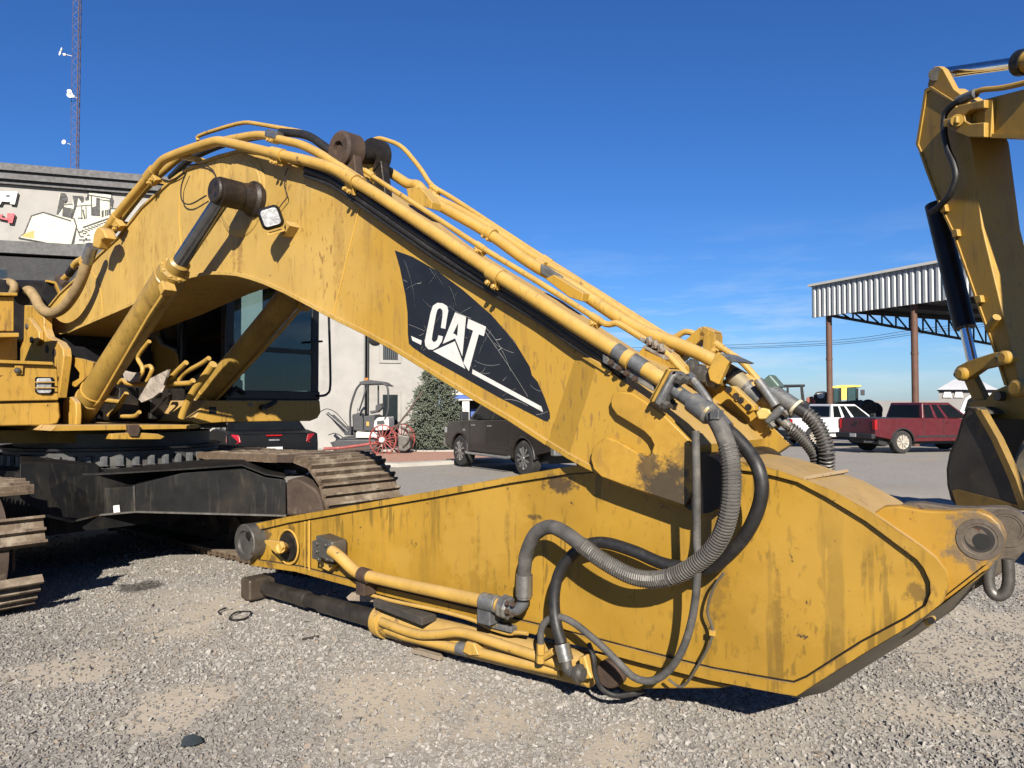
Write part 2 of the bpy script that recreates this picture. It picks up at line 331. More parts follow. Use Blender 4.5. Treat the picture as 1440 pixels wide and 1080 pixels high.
at = g.data.color_attributes.new('soil', 'FLOAT_COLOR', 'POINT'); at.data.foreach_set('color', np.stack([SA, oil_at(GX, GY), 0*SA, 0*SA+1], -1).reshape(-1).astype(np.float32))
# loose crushed stone lying on it, real stones near the camera
def stones():
    P = []
    for (y0, y1, dens) in ((2.3, 3.6, 6200), (3.6, 5, 4600), (5, 7, 2600), (7, 8.5, 900)):
        A = (y1-y0)*(.78*(y0+y1)+.6); m = int(A*dens)
        y = rng.uniform(y0, y1, m); x = (rng.uniform(-1, 1, m))*(.78*y+.3); P.append(np.stack([x, y], 1))
    P = np.concatenate(P); P = P[rng.random(len(P)) > np.clip((P[:, 1]-6.6)/1.9, 0, 1)*.85]; P = P[rng.random(len(P)) > sand_at(P[:, 0], P[:, 1])*.78]; n = len(P); OIL = oil_at(P[:, 0], P[:, 1])[:, None]; SN = sand_at(P[:, 0], P[:, 1])[:, None]
    V = np.array([(x, y, z) for x in (-1, 1) for y in (-1, 1) for z in (-1, 1)], float)*.72
    F = np.array([(0,1,3),(0,3,2),(4,6,7),(4,7,5),(0,4,5),(0,5,1),(2,3,7),(2,7,6),(0,2,6),(0,6,4),(1,5,7),(1,7,3)])
    size = np.exp(rng.normal(math.log(.0062), .42, n)).clip(.003, .018)
    jit = rng.uniform(.55, 1.3, (n, 8, 1)); v = V[None]*jit*np.stack([rng.uniform(.8, 1.35, n), rng.uniform(.7, 1.1, n), rng.uniform(.34, .62, n)], 1)[:, None, :]
    q = rng.normal(size=(n, 4)); q[:, 1:3] *= .28; q /= np.linalg.norm(q, axis=1, keepdims=True); w, a, b, c = q.T
    M = np.stack([1-2*(b*b+c*c), 2*(a*b-c*w), 2*(a*c+b*w), 2*(a*b+c*w), 1-2*(a*a+c*c), 2*(b*c-a*w), 2*(a*c-b*w), 2*(b*c+a*w), 1-2*(a*a+b*b)], 1).reshape(n, 3, 3)
    v = np.einsum('nij,nkj->nki', M, v)*size[:, None, None]
    v[:, :, 0] += P[:, 0:1]; v[:, :, 1] += P[:, 1:2]; v[:, :, 2] += (size*rng.uniform(-.15, .28, n)-.015*np.maximum(0, P[:, 1]-7)+(fbm(P[:, 0], P[:, 1], 1.3, 51)-.5)*.035-.003)[:, None]
    me = bpy.data.meshes.new('gravel'); nv, nf = n*8, n*12
    me.vertices.add(nv); me.vertices.foreach_set('co', v.reshape(-1).astype(np.float32))
    fi = (F[None]+(np.arange(n)*8)[:, None, None]).reshape(-1).astype(np.int32)
    me.loops.add(nf*3); me.loops.foreach_set('vertex_index', fi); me.polygons.add(nf); me.polygons.foreach_set('loop_start', np.arange(0, nf*3, 3, dtype=np.int32))
    me.update(calc_edges=True); me.shade_flat()
    base = rng.choice(4, n, p=[.56, .22, .17, .05]); pal = np.array([(.180, .168, .153), (.145, .136, .125), (.222, .208, .189), (.185, .153, .123)])
    colr = pal[base]*rng.uniform(.84, 1.16, (n, 1)); tone = (fbm(P[:, 0], P[:, 1], .7, 91)[:, None]-.5)*.5+1; colr = colr*tone*(1-.7*OIL); colr = np.concatenate([colr, np.ones((n, 1))], 1).clip(0, 1)
    at = me.color_attributes.new('tone', 'FLOAT_COLOR', 'POINT'); at.data.foreach_set('color', np.repeat(colr, 8, 0).reshape(-1).astype(np.float32))
    m = bpy.data.materials.new('crushed_stone'); m.use_nodes = True; nt = m.node_tree; b_ = nt.nodes['Principled BSDF']
    a_ = nd(nt, 'ShaderNodeAttribute'); a_.attribute_name = 'tone'; nt.links.new(a_.outputs[0], b_.inputs['Base Color']); b_.inputs['Roughness'].default_value = .95; b_.inputs['Specular IOR Level'].default_value = .1
    me.materials.append(m); o = bpy.data.objects.new('gravel', me); COL.objects.link(o); tag(o, 'loose grey crushed gravel covering the yard', 'gravel', kind='stuff')
stones()
# ================================================================== the big excavator
EX = thing('excavator', 'large yellow tracked excavator with its stick folded back on the gravel', 'excavator', tuple(W(-7.6, .3, 0)))
# ---- boom
ST = [((68,474),(62,440)),((100,468),(85,412)),((135,453),(109,390)),((184,432),(140,358)),((215,416),(167,333)),((245,401),(200,291)),((262,394),(240,254)),((274,391),(264,236)),
 ((288,388.5),(287,226)),((303,387),(309,218)),((320,387.5),(336,211)),((336,389),(355,210)),((355,394),(375,212)),((375,401),(398,217)),((402,413),(420,226)),((429,427),(460,248)),((453,440),(485,266)),((480,454),(510,284)),
 ((515,471),(555,320)),((557,494),(615,360)),((612,528),(650,382)),((662,559),(690,405)),((718,592),(755,452)),((770,626),(812,491)),((800,645),(840,508)),((826,659),(862,522)),((880,684),(905,553)),((935,703),(955,592)),((963,712),(985,622))]
BW = .62                                     # width of the boom
def boom_s(i): return -.02 if i <= 23 else (-.09 if i >= 24 else -.02)
bs = [-.02 if i <= 23 else -.09 for i in range(len(ST))]
bot = [PS(a[0], a[1], s) for (a, b), s in zip(ST, bs)]; top = [PS(b[0], b[1], s) for (a, b), s in zip(ST, bs)]
far = [BW+.02 if i <= 23 else BW+.09 for i in range(len(ST))]
rings = []
for p, q, s, f in zip(bot, top, bs, far):
    rings.append([p+Z*.012, q-Z*.012, q-Z*.012+N*(f-s), p+Z*.012+N*(f-s)])
Y_BODY = mat('boom_body_yellow', (.53, .342, .088), .52, var=.12, vscale=1.5, sun_dust=(-1.6, -.2, (.455, .264, .033)), streak=.30, streakcol=(.27, .155, .04), spots=.85, rust=.08, dust=.6, dustcol=(.50, .36, .17), bump=.04, bscale=25, edge=.7, edgecol=(.22, .13, .05),
    blots=((PS(341, 345, 0), .05, (.24, .13, .04), .6, (1, 1, .12)), (PS(332, 350, 0), .03, (.22, .12, .04), .5, (1, 1, .10)), (PS(330, 282, 0), .22, (.16, .10, .05), .45), (PS(480, 330, 0), .07, (.36, .21, .05), .5, (1, 1, .13)), (PS(520, 300, 0), .06, (.34, .2, .05), .5, (1, 1, .15)), (PS(690, 560, 0), .06, (.33, .19, .04), .5, (1, 1, .3)), (PS(820, 590, 0), .05, (.30, .17, .03), .55, (1, 1, .16)), (PS(200, 420, 0), .10, (.38, .22, .05), .5, (1, 1, .3))))
boom = MB().loft(rings).build('boom', Y_BODY, EX, sharp=20)
# flange plates along the lower and upper edge, standing proud of the sides
def inplane_up(P):
    out = []
    for i in range(len(P)):
        a = (P[min(i+1, len(P)-1)]-P[max(i-1, 0)]).normalized(); out.append(N.cross(a).normalized())
    return out
ub = inplane_up(bot); ub = [u if u.z > 0 else -u for u in ub]
k = MB()
k.strip([p-N*.022 for p in bot[:24]], [u*.028 for u in ub[:24]], N*(BW+.084)); k.strip([p-N*.016 for p in bot[23:]], [u*.028 for u in ub[23:]], N*(BW+.21))
k.build('bottom_flange', Y_BOOM, boom, bevel=.004)
ut = inplane_up(top); ut = [u if u.z < 0 else -u for u in ut]
for i in range(6): ut[i] = Vector((D.x, D.y, -.8)).normalized()
k = MB(); k.strip([p-N*.018 for p in top[:24]], [u*.024 for u in ut[:24]], N*(BW+.076)); k.strip([p-N*.012 for p in top[23:26]], [u*.024 for u in ut[23:26]], N*(BW+.2))
k.build('top_flange', Y_BOOM, boom, bevel=.004)
# weld seams and the round pad of the cylinder pin
for a, b in (((507,287),(468,446)), ((787,589),(818,502)), ((795,600),(826,506))):
    MB().tube(pl([a, b], -.021 if a[0] < 700 else -.024), .007, 6).build('weld_seam', Y_WELD, boom)
def ring_pts(cx, cy, rad, s, a0=0, a1=360, n=40):
    c = PS(cx, cy, s); return [c+D*math.cos(R(a0+(a1-a0)*i/n))*rad+Z*math.sin(R(a0+(a1-a0)*i/n))*rad for i in range(n+1)]
MB().tube(ring_pts(338, 270, .93, -.021, 165, 206), .006, 6).build('weld_seam', Y_WELD, boom)
MB().tube(ring_pts(118, 440, .42, -.021, -10, 75), .005, 6).build('weld_seam', Y_WELD, boom)
k = MB(); c = PS(341, 276, -.02); k.lathe(c+N*.03, -N, [(0, .31), (.034, .31), (.042, .295), (.044, .27), (.05, .26), (.052, .15)], 40); k.build('pin_pad', Y_BOOM, boom, sharp=25)
# ---- maker's panel on the side of the boom
DP = [(555,352),(580,361),(615,381),(650,407),(690,442),(722,478),(745,516),(748,528),(756,537),(766,560),(773,580),(773.5,588),(770,593),(766,592),(700,558),(640,524),(600,502),(580,488),(575,483),(573.5,470),(573,440),(570,415),(562,376)]
DECAL = mat('scratched_black_film', (.013, .014, .018), .35, var=.25, vscale=3, rust=.0)
decal = MB().prism(pl(DP, -.0215), N*.001).build('side_decal', DECAL, EX, label='scratched black panel with white lettering on the boom')
# lettering: built from outlines in the panel's own plane
def zpx(pts, ox=540, oy=330, k=4.0): return [(ox+x/k, oy+y/k) for x, y in pts]
GL = {
 'letter': [zpx([(229,598),(262,440),(275,400),(300,383),(330,386),(355,402),(361,428),(352,480),(345,530),(320,524),(330,450),(329,425),(315,412),(300,422),(292,450),(272,560),(268,590),(278,605),(292,600),(300,590),(306,566),(331,572),(325,600),(305,630),(275,647),(250,645),(232,625)]),
            zpx([(330,614),(400,437),(461,462),(440,683),(400,583)]),
            zpx([(474,473),(574,518),(561,571),(533,560),(477,767),(446,722),(501,540),(466,525)])],
 'emblem': [zpx([(276,655),(398,600),(456,754)])],
 'stripe': [zpx([(152,570),(212,596),(208,620),(160,596)]), zpx([(498,757),(884,966),(894,998),(495,782)])]}
for nm, lst in GL.items():
    for g in lst: MB().prism(pl(g, -.0232), N*.001).build(nm, WHITE, decal)
# scratches through the film
rs = random.Random(3); k = MB(); inside = lambda x, y: (sum(((DP[i][1] > y) != (DP[(i+1) % len(DP)][1] > y)) and (x < (DP[(i+1) % len(DP)][0]-DP[i][0])*(y-DP[i][1])/(DP[(i+1) % len(DP)][1]-DP[i][1])+DP[i][0]) for i in range(len(DP))) % 2) == 1
def scratch(p, ang, L_, bend, w):
    q = []
    for i in range(9):
        x, y = p; 
        if inside(x, y): q.append((x, y))
        elif q: break
        p = (x+math.cos(ang)*L_/8, y+math.sin(ang)*L_/8); ang += bend
    if len(q) > 2:
        c = pl(q, -.0237); c2 = [z+Z*w for z in c]; n_ = len(c); k.add(c+c2, [[i, i+1, n_+i+1, n_+i] for i in range(n_-1)])
for i in range(64): scratch((rs.uniform(556, 770), rs.uniform(356, 590)), rs.choice((.8, .9, 1.0, 1.15, -.6, 2.3, .3, 1.5))+rs.gauss(0, .2), rs.uniform(12, 62), rs.gauss(0, .07), rs.uniform(.0007, .0019))
scratch((676, 458), .95, 120, .01, .003); scratch((684, 462), .85, 70, .06, .0025); scratch((568, 365), 1.2, 70, .04, .002)
for i in range(20): x, y = rs.uniform(556, 770), rs.uniform(356, 590); scratch((x, y), rs.uniform(0, 3), rs.uniform(4, 9), .1, rs.uniform(.002, .004))
sc_ = k.build('scratches', mat('bare_scratch', (.34, .335, .32), .6, var=.3), decal); sc_['kind'] = 'stuff'
# the A's counter
MB().prism(pl(zpx([(389,555),(417,497),(412,570),(400,560)]), -.0236), N*.0006).build('letter_counter', DECAL, decal)
# ---- fork plates at the boom tip, two rounded prongs each
CP = [(963,712),(880,684),(845,671),(834,660),(830,645),(832,632),(838,624),(851,614),(868,620),(907,643),(915,638),(919,626),(914,616),(905,607),(867,584),(859,573),(858,562),(862,553),(872,550),(890,553),(930,580),(968,617),(978,640),(976,690)]
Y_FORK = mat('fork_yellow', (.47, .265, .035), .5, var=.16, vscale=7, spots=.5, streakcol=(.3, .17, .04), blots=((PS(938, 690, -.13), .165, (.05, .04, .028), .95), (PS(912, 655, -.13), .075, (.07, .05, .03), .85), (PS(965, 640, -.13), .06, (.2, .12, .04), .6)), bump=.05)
for s0, s1 in ((-.135, -.085), (BW+.085, BW+.135)):
    base = [tsz(PS(x, y, -.135)) for x, y in CP]
    MB().prism([W(p.x, s0, p.z) for p in base], N*(s1-s0)).build('fork_plate', Y_FORK, boom, bevel=.008)
k = MB(); c = PS(985, 680, -.11); k.cyl(c, c+N*(BW+.1), .125, 28); k.build('tip_hub', DARK, boom)
c0 = tsz(PS(978, 665, -.1))
# far cheek of the fork, seen between and behind the hoses
FK = [(880,515),(905,487),(990,522),(1060,573),(1112,625),(1075,650),(1035,668),(985,690),(930,640)]
MB().prism(pl(FK, BW+.02), N*.05).build('far_cheek', Y_BOOM, boom, bevel=.006)

# ---- stick lying under the boom: outer rim, recessed side
RIM = [((1063,652),(1066,664)),((1100,663),(1096,671)),((1141,678),(1122,678)),((1172,690),(1162,699)),((1225,720),(1218,733)),((1295,768),(1274,775)),((1315,784),(1290,787)),((1330,804),(1300,800)),((1334,826),(1308,818)),((1326,847),(1309,834)),((1300,867),(1302,852)),((1280,880),(1275,870)),((1211,921),(1211,904)),((1150,960),(1134,953)),((1120,979),(1115,961)),((1100,976),(1095,958)),
 ((1000,957),(1000,941)),((900,932),(900,916)),((820,910),(820,895)),((723,885),(722,871)),((620,858),(620,846)),((512,830),(512,821)),((416,804),(420,797)),((352,795),(362,788)),((352,738),(364,745)),((402,727),(406,735)),((500,710),(500,718)),((600,692),(600,701)),((718,670),(718,679)),((800,656),(800,666)),((900,645),(900,658)),((985,640),(985,655))]
SW = .46
O_ = [PS(a[0], a[1], 0) for a, b in RIM]; I_ = [PS(b[0], b[1], 0) for a, b in RIM]; n = len(RIM)
FARO = [p+N*SW for p in O_]
k = MB(); vs = O_+I_+[p+N*.022 for p in I_]+FARO
fs = [[i, (i+1) % n, n+(i+1) % n, n+i] for i in range(n)]+[[n+i, n+(i+1) % n, 2*n+(i+1) % n, 2*n+i] for i in range(n)]+[[2*n+i for i in range(n)]]
fs += [[i, (i+1) % n, 3*n+(i+1) % n, 3*n+i] for i in range(n)]+[[3*n+i for i in range(n)][::-1]]
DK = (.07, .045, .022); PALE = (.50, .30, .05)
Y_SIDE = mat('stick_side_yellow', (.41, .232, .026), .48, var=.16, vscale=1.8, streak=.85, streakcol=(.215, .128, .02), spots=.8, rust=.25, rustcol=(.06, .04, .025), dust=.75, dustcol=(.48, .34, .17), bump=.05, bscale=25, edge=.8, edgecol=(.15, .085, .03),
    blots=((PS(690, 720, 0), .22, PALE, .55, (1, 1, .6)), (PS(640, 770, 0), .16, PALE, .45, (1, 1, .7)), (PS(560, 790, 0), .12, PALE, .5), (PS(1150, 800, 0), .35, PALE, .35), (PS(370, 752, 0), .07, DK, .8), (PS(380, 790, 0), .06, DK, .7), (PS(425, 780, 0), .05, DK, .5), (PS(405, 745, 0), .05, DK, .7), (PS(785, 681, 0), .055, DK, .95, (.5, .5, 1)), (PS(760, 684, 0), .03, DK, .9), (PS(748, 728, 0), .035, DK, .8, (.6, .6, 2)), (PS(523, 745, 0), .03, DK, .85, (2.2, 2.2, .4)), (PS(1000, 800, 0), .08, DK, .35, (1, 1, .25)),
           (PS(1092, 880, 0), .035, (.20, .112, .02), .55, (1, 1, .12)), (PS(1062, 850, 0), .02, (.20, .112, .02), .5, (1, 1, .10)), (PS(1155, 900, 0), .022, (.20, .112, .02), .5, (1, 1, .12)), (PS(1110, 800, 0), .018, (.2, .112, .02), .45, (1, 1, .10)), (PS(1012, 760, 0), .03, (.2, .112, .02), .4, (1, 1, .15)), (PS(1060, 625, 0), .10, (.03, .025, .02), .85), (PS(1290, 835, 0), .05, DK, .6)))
k.add(vs, fs); stick = k.build('stick', Y_SIDE, EX, sharp=28)
# dark weld bead round the recess, also standing in for its shadow gap
k = MB(); k.tube([p+N*.016 for p in I_]+[I_[0]+N*.016], .0065, 6); k.build('weld_seam', DARK, stick)
# belly plate: its far edge hangs a little lower
NB = [(1112,979),(1120,979.5),(1150,961),(1211,922),(1280,881),(1328,848),(1390,800)]
FB = [(1114,981),(1126,981),(1162,973),(1225,933),(1290,893),(1340,858),(1394,802)]
va = pl(NB, .004); vb = pl(FB, SW-.02)
k = MB(); m_ = len(va); k.add(va+vb+[p+Z*.012 for p in vb]+[p+Z*.02 for p in va], [[i, i+1, m_+i+1, m_+i] for i in range(m_-1)]+[[m_+i, m_+i+1, 2*m_+i+1, 2*m_+i] for i in range(m_-1)]+[[3*m_+i, 3*m_+i+1, 2*m_+i+1, 2*m_+i] for i in range(m_-1)])
k.build('belly_plate', mat('belly_plate_metal', (.16, .13, .085), .7, var=.3, vscale=4, dirt=(.4, .24, .05), dscale=2, dthr=.6), stick)
# lugs of the stick cylinder at the right end
LG = [(1224,724),(1240,713),(1262,712.5),(1299,719),(1332,720),(1352,718),(1375,719),(1392,726),(1405,738),(1412,755),(1411,772),(1402,787),(1388,803),(1373,817),(1340,840),(1325,850),(1300,850),(1250,780)]
LB = tsz(PS(1376, 760, -.0))
def lug(s0, s1, grow, nm):
    q = [tsz(PS(x, y, 0)) for x, y in LG]; q = [Vector((LB.x+(p.x-LB.x)*grow, 0, LB.z+(p.z-LB.z)*grow-(.02 if s0 > .2 else 0))) for p in q]
    dt = .05 if s0 > .2 else 0; return MB().prism([W(p.x+dt*min(1, max(0, (p.x-LB.x+.35)/.3)), s0, p.z) for p in q], N*(s1-s0)).build(nm, Y_STICK, stick, bevel=.01)
lug(.027, .09, 1.0, 'cylinder_lug'); lug(.36, .43, 1.0, 'cylinder_lug')
RAW = mat('raw_bore_metal', (.15, .12, .09), .6, metal=.3, var=.3, vscale=14, rust=.5)
Y_LUG = mat('lug_yellow', (.43, .232, .024), .5, var=.12, vscale=3, rust=.3, spots=.4, streakcol=(.19, .098, .018), blots=((W(LB.x, .03, LB.z), .115, (.15, .115, .08), .85),))
for o in stick.children:
    if o.name.startswith('cylinder_lug'): o.data.materials[0] = Y_LUG if o.name == 'cylinder_lug' else RAW
for dt, s0, sg in ((0, .027, -1), (.05, .43, 1), (.05, .36, -1)):
    k = MB(); c = W(LB.x+dt, s0, LB.z); k.lathe(c, N*sg, [(-.002, .073), (.004, .071), (.004, .056), (.002, .054), (.002, .046), (-.01, .046)], 32, close=False); k.build('bore_collar', RAW, stick)
k = MB(); c = W(LB.x, .0255, LB.z); k.lathe(c, N, [(0, .046), (0, 0)], 32, close=False); k.build('bore_disc', mat('bore_shade', (.022, .018, .015), .6), stick)  # flat dark disc standing in for the shade inside the bore
k = MB(); k.lathe(W(LB.x-.010, .0247, LB.z+.006), N, [(0, .034), (0, 0)], 28, close=False); k.build('bore_wall_disc', RAW, stick)  # grey disc painted as the lighter wall seen in the hole
k = MB(); k.lathe(W(LB.x+.006, .0239, LB.z-.006), N, [(0, .028), (0, 0)], 24, close=False); k.build('far_bore_disc', mat('far_bore_shade', (.008, .007, .006), .7), stick)  # black disc painted as the shade deeper in the hole
# top plate, dusty
TPo = [(1040,622),(1075,632),(1110,647),(1141,664),(1172,676),(1205,686),(1236,702),(1215,716),(1172,696),(1141,684),(1063,660)]
Y_TOP = mat('dusty_top_plate', (.44, .27, .08), .7, var=.15, vscale=4, dirt=(.42, .32, .20), dscale=3, dthr=.42, spots=.9, streakcol=(.12, .075, .04), dust=.8, dustcol=(.46, .34, .20), bump=.1)
sm_ = PS(1131, 674.5, .0)+Z*.004; MB().tube([sm_, sm_+N*(SW)+D*.04], .008, 6).build('weld_seam', Y_TOP, stick)
# left end: bucket bosses and pins
c = PS(343, 763, -.075)
k = MB(); k.lathe(c, N, [(0, .085), (.0, .125), (.006, .132), (.09, .132), (.62, .132)], 32, close=False); k.lathe(c, N, [(0, .087), (.018, .08), (.018, .0)], 24, close=False); k.build('bucket_boss', STEEL, stick)
c = PS(349, 753, -.08); k = MB(); k.cyl(c-N*.004, c+N*.01, .028, 14); k.build('pin_hole', DARK, stick)
c = PS(404, 769, -.0); k = MB(); k.lathe(c, N, [(-.03, .0), (-.03, .05), (0.0, .052), (0.0, .095), (.02, .1), (.03, .12)], 28, close=False); k.build('link_boss', DARK, stick)
k = MB(); k.cyl(PS(404, 769, 0.02), PS(394, 771, -.11), .034, 16)
k.prism(pl([(371,760),(378,759),(394,762),(397,770),(393,779),(388,779),(373,765)], -.115), N*.03); k.build('pin_keeper', Y_PIPE, stick, bevel=.006)
k = MB(); k.tube(ring_pts(405, 769, .118, -.003), .007, 6); k.tube(pl([(435,732),(435,802)], -.002), .007, 6); k.tube(pl([(429,733),(429,800)], -.001), .003, 5); k.build('weld_bead', Y_WELD, stick)
# lower lug with the cylinder's base pin
MB().prism(pl([(866,922),(900,933),(1000,957),(1030,965),(1010,968.5),(955,968.5),(905,969),(880,973),(862,962),(846,940)], .06), N*.3).build('base_lug', Y_STICK, stick, bevel=.008)
# side manifold, pipe along the stick
k = MB(); c = PS(466, 770, -.06); k.box(c, D*.085+Z*-.012, N*.06, Z*.065); k.box(PS(452, 772, -.06), D*.03, N*.055, Z*.06); k.build('manifold_block', STEEL, stick, bevel=.01)
for x, y in ((447,764),(447,775),(449,786),(459,766),(461,786),(476,779)): bolt(stick, PS(x, y, -.12), -N, .013, .013)
MB().prism(pl([(448,788),(470,794),(462,803),(450,797)], -.04), N*.04).build('manifold_bracket', Y_PIPE, stick)
k = MB(); k.tube(chaikin(pl([(466,774,-.11),(478,783,-.11),(498,803,-.1),(512,809,-.09),(560,820,-.09),(640,837,-.09),(690,848,-.09),(706,852,-.09)], 0), 2), .036, 14); k.build('stick_pipe', Y_PIPE, stick)
k = MB(); k.tube(pl([(507,807,-.09),(519,811,-.09)], 0), .045, 14); k.box(PS(515, 826, -.05), D*.04, N*.05, Z*.04); k.build('pipe_clamp', RUSTY, stick, bevel=.006)
k = MB(); k.tube(pl([(678,845,-.09),(700,850,-.09)], 0), .046, 14); k.box(PS(690, 864, -.05), D*.045, N*.06, Z*.04); k.box(PS(705, 880, -.02), D*.09, N*.03, Z*.015); k.build('pipe_clamp', FITTING, stick, bevel=.006)
k = MB(); k.lathe(PS(704, 851, -.09), PS(720, 857, -.09)-PS(704, 851, -.09), [(0, .045), (.012, .06), (.03, .062), (.032, .055), (.055, .062), (.07, .055)], 8)
k.tube(chaikin(pl([(716,856),(727,858),(735,850),(737,842)], -.1), 2), .03, 12); k.build('elbow_fitting', FITTING, stick)
for x, y in ((713,848),(713,860),(721,850),(720,865)): bolt(stick, PS(x, y, -.15), -N+D*.4, .010, .010, RUSTY)
# ---- hoses
def coil_points(path, rad, pitch, per=10):
    L = [0]
    for a, b in zip(path[:-1], path[1:]): L.append(L[-1]+(b-a).length)
    tot = L[-1]; m = int(tot/pitch*per); out = []; u = None; j = 0
    for i in range(m+1):
        d = tot*i/m
        while j < len(L)-2 and L[j+1] < d: j += 1
        a, b = path[j], path[j+1]; t = (b-a).normalized(); p = a+t*(d-L[j])
        u = t.orthogonal().normalized() if u is None else (u-t*u.dot(t)).normalized(); w = t.cross(u); q = 2*math.pi*i/per
        out.append(p+(u*math.cos(q)+w*math.sin(q))*rad)
    return out
BH = [(737,808,-.12),(738,795,-.13),(741,776,-.14),(753,751,-.16),(773,741,-.18),(794,749,-.2),(817,766,-.21),(838,782,-.21),(865,799,-.2),(891,811,-.19),(917,815,-.18),(944,811,-.18),(970,799,-.19),(997,778,-.21),(1015,752,-.23),(1025,720,-.25),(1029,687,-.26),(1028,651,-.26),(1022,624,-.25),(1011,598,-.23),(998,580,-.2),(985,571,-.18)]
path = cat_spline(pl(BH, 0), 8)
hose = MB().tube(path, .0345, 14).build('guarded_hose', GREYHOSE, EX, label='thick grey hose with a spiral guard')
k = MB(); i0 = 8*6; k.tube(coil_points(path[i0:i0+8*5], .0345, .0105), .0042, 5); k.tube(coil_points(path[i0+8*5:8*18], .0345, .0135), .0048, 5); k.build('spiral_guard', COIL, hose)
k = MB(); k.tube(pl([(737,838),(737.5,808)], -.12), .042, 18); k.tube(pl([(737,842),(737,836)], -.12), .036, 14); k.build('ferrule', ZINC, hose)
k = MB(); k.lathe(PS(1000,584,-.2), PS(970,563,-.17)-PS(1000,584,-.2), [(0, .040), (.01, .047), (.11, .044), (.115, .03), (.17, .028)], 18); k.build('ferrule', FITTING, hose)
k = MB(); k.box(PS(1008, 583, -.24), D*.02, N*.025, Z*.02); k.build('hose_clip', FITTING, hose, bevel=.005)
k = MB(); k.tube(pl([(975,567),(948,548)], -.15), .03, 14); k.build('flange_neck', FITTING, hose)
a_ = (PS(960,558,-.15)-PS(940,545,-.15)).normalized()
k = MB(); c = PS(943, 547, -.15); u = N.cross(a_).normalized(); k.box(c, a_*.02, N*.055, u*.085); k.build('hose_flange', FITTING, hose, bevel=.02, segs=3)
k = MB(); k.box(c-a_*.03, a_*.012, N*.055, u*.085); k.build('flange_plate', Y_PIPE, hose, bevel=.015)
for i in (-1, 1):
    for j in (-1, 1): bolt(hose, c+a_*.02+N*.034*i+u*.062*j, a_, .02, .022)
KH = [(1020,602,-.16),(1036,616,-.17),(1053,636,-.18),(1067,661,-.2),(1071,691,-.2),(1063,724,-.19),(1045,757,-.17),(1020,784,-.14),(996,800,-.11),(960,798,-.1),(928,791,-.1),(891,775,-.1),(852,763.5,-.1),(826,766,-.11),(803,782,-.12),(787,804,-.13),(780,832,-.14),(780,860,-.15),(784,885,-.16),(790,904,-.16)]
hose2 = MB().tube(cat_spline(pl(KH, 0), 8), .0275, 14).build('black_hose', RUBBER, EX)
k = MB(); k.tube(pl([(790,905),(796,929)], -.16), .036, 18); k.build('ferrule', ZINC, hose2)
k = MB(); k.tube(pl([(1000,578,-.14),(1022,603,-.16)], 0), .033, 16); k.build('ferrule', ZINC, hose2)
k = MB(); k.tube(chaikin(pl([(796,929),(798,942),(806,946),(816,945)], -.16), 2), .026, 12); k.lathe(PS(808,945,-.16), D, [(0, .026), (.01, .038), (.03, .044), (.032, .036), (.05, .03)], 14); k.build('elbow_fitting', STEEL, hose2)
MB().prism(pl([(812,925),(822,922),(828,945),(833,955),(820,956)], -.1), N*.05).build('flange_plate', Y_PIPE, hose2, bevel=.01)
GH = [(978,606,-.2),(979,651,-.21),(979.5,696,-.21),(980,762,-.2),(981,779,-.2),(979,832,-.18),(971,880,-.16),(957,919,-.14),(938,945,-.13),(915,957.5,-.13),(891,952,-.13),(870,932,-.14),(849,911,-.15),(828,892.5,-.15),(806,875.5,-.15),(786,867.5,-.15),(770,872,-.15),(761,886,-.15),(760.5,908,-.14)]
hose3 = MB().tube(cat_spline(pl(GH, 0), 8), .0165, 12, ).build('thin_hose', GREYHOSE, EX)
k = MB(); k.tube(pl([(760.5,905),(760.5,920)], -.14), .02, 8); k.tube(pl([(758,928),(778,916)], -.12), .017, 8); k.tube(pl([(760,918),(760,932)], -.13), .02, 8); k.build('tee_fitting', Y_PIPE, hose3)
WH = [(1018,806,-.05),(1004,826,-.05),(995,858,-.04),(1002,885,-.03),(997,908,-.03),(978,942,-.03),(965,961,-.02),(954,965,-.02),(940,955,-.02)]
k = MB(); k.tube(cat_spline(pl(WH, 0), 8), .0062, 8); wire = k.build('grease_line', mat('bare_line', (.28, .25, .2), .35, metal=.7), EX)
k = MB(); k.box(PS(1002, 890, -.03), D*.012, N*.01, Z*.012); k.build('line_clip', Y_PIPE, wire, bevel=.003)
# small black hose sagging behind the base pin
k = MB(); k.tube(cat_spline(pl([(828,905,-.06),(835,925,-.08),(838,950,-.08),(846,968,-.07),(864,978,-.04),(890,976,0),(905,971,.05)], 0), 8), .012, 8); k.build('sagging_line', RUBBER, EX)

# ---- bucket cylinder on the ground
def axis_cyl(nm, p, q, prof, m, par, n=24, **kw): return MB().lathe(p, q-p, prof, n).build(nm, m, par, **kw)
sA = .08
pa, pb = PS(372, 826, sA), PS(534, 872, .05); pc = PS(872, 951, .05)
pa.z = max(pa.z, .06)
Lb = (pc-pb).length; bc = axis_cyl('bucket_cylinder', pb, pc, [(0, .0), (0, .094), (.03, .100), (.07, .100), (.072, .088), (Lb-.16, .084), (Lb-.13, .05)], Y_PIPE, EX)
k = MB(); ax = (pb-pa).normalized(); L_ = (pb-pa).length; k.lathe(pa+ax*.02, ax, [(0, .052), (.42, .052), (.425, .056), (.52, .056), (.525, .045), (.68, .045), (.685, .057), (L_, .057)], 20); k.build('cylinder_rod', mat('dirty_rod', (.075, .066, .055), .42, metal=.55, var=.35, vscale=9, dirt=(.03, .027, .024), dscale=6), bc)
k = MB(); k.box(PS(363, 825, sA), D*.062+Z*-.004, N*.11, Z*.078); k.build('rod_eye', mat('brown_rod_eye', (.105, .08, .058), .5, metal=.4, var=.35, vscale=8, dirt=(.04, .03, .022), dscale=7), bc, bevel=.02, segs=3)
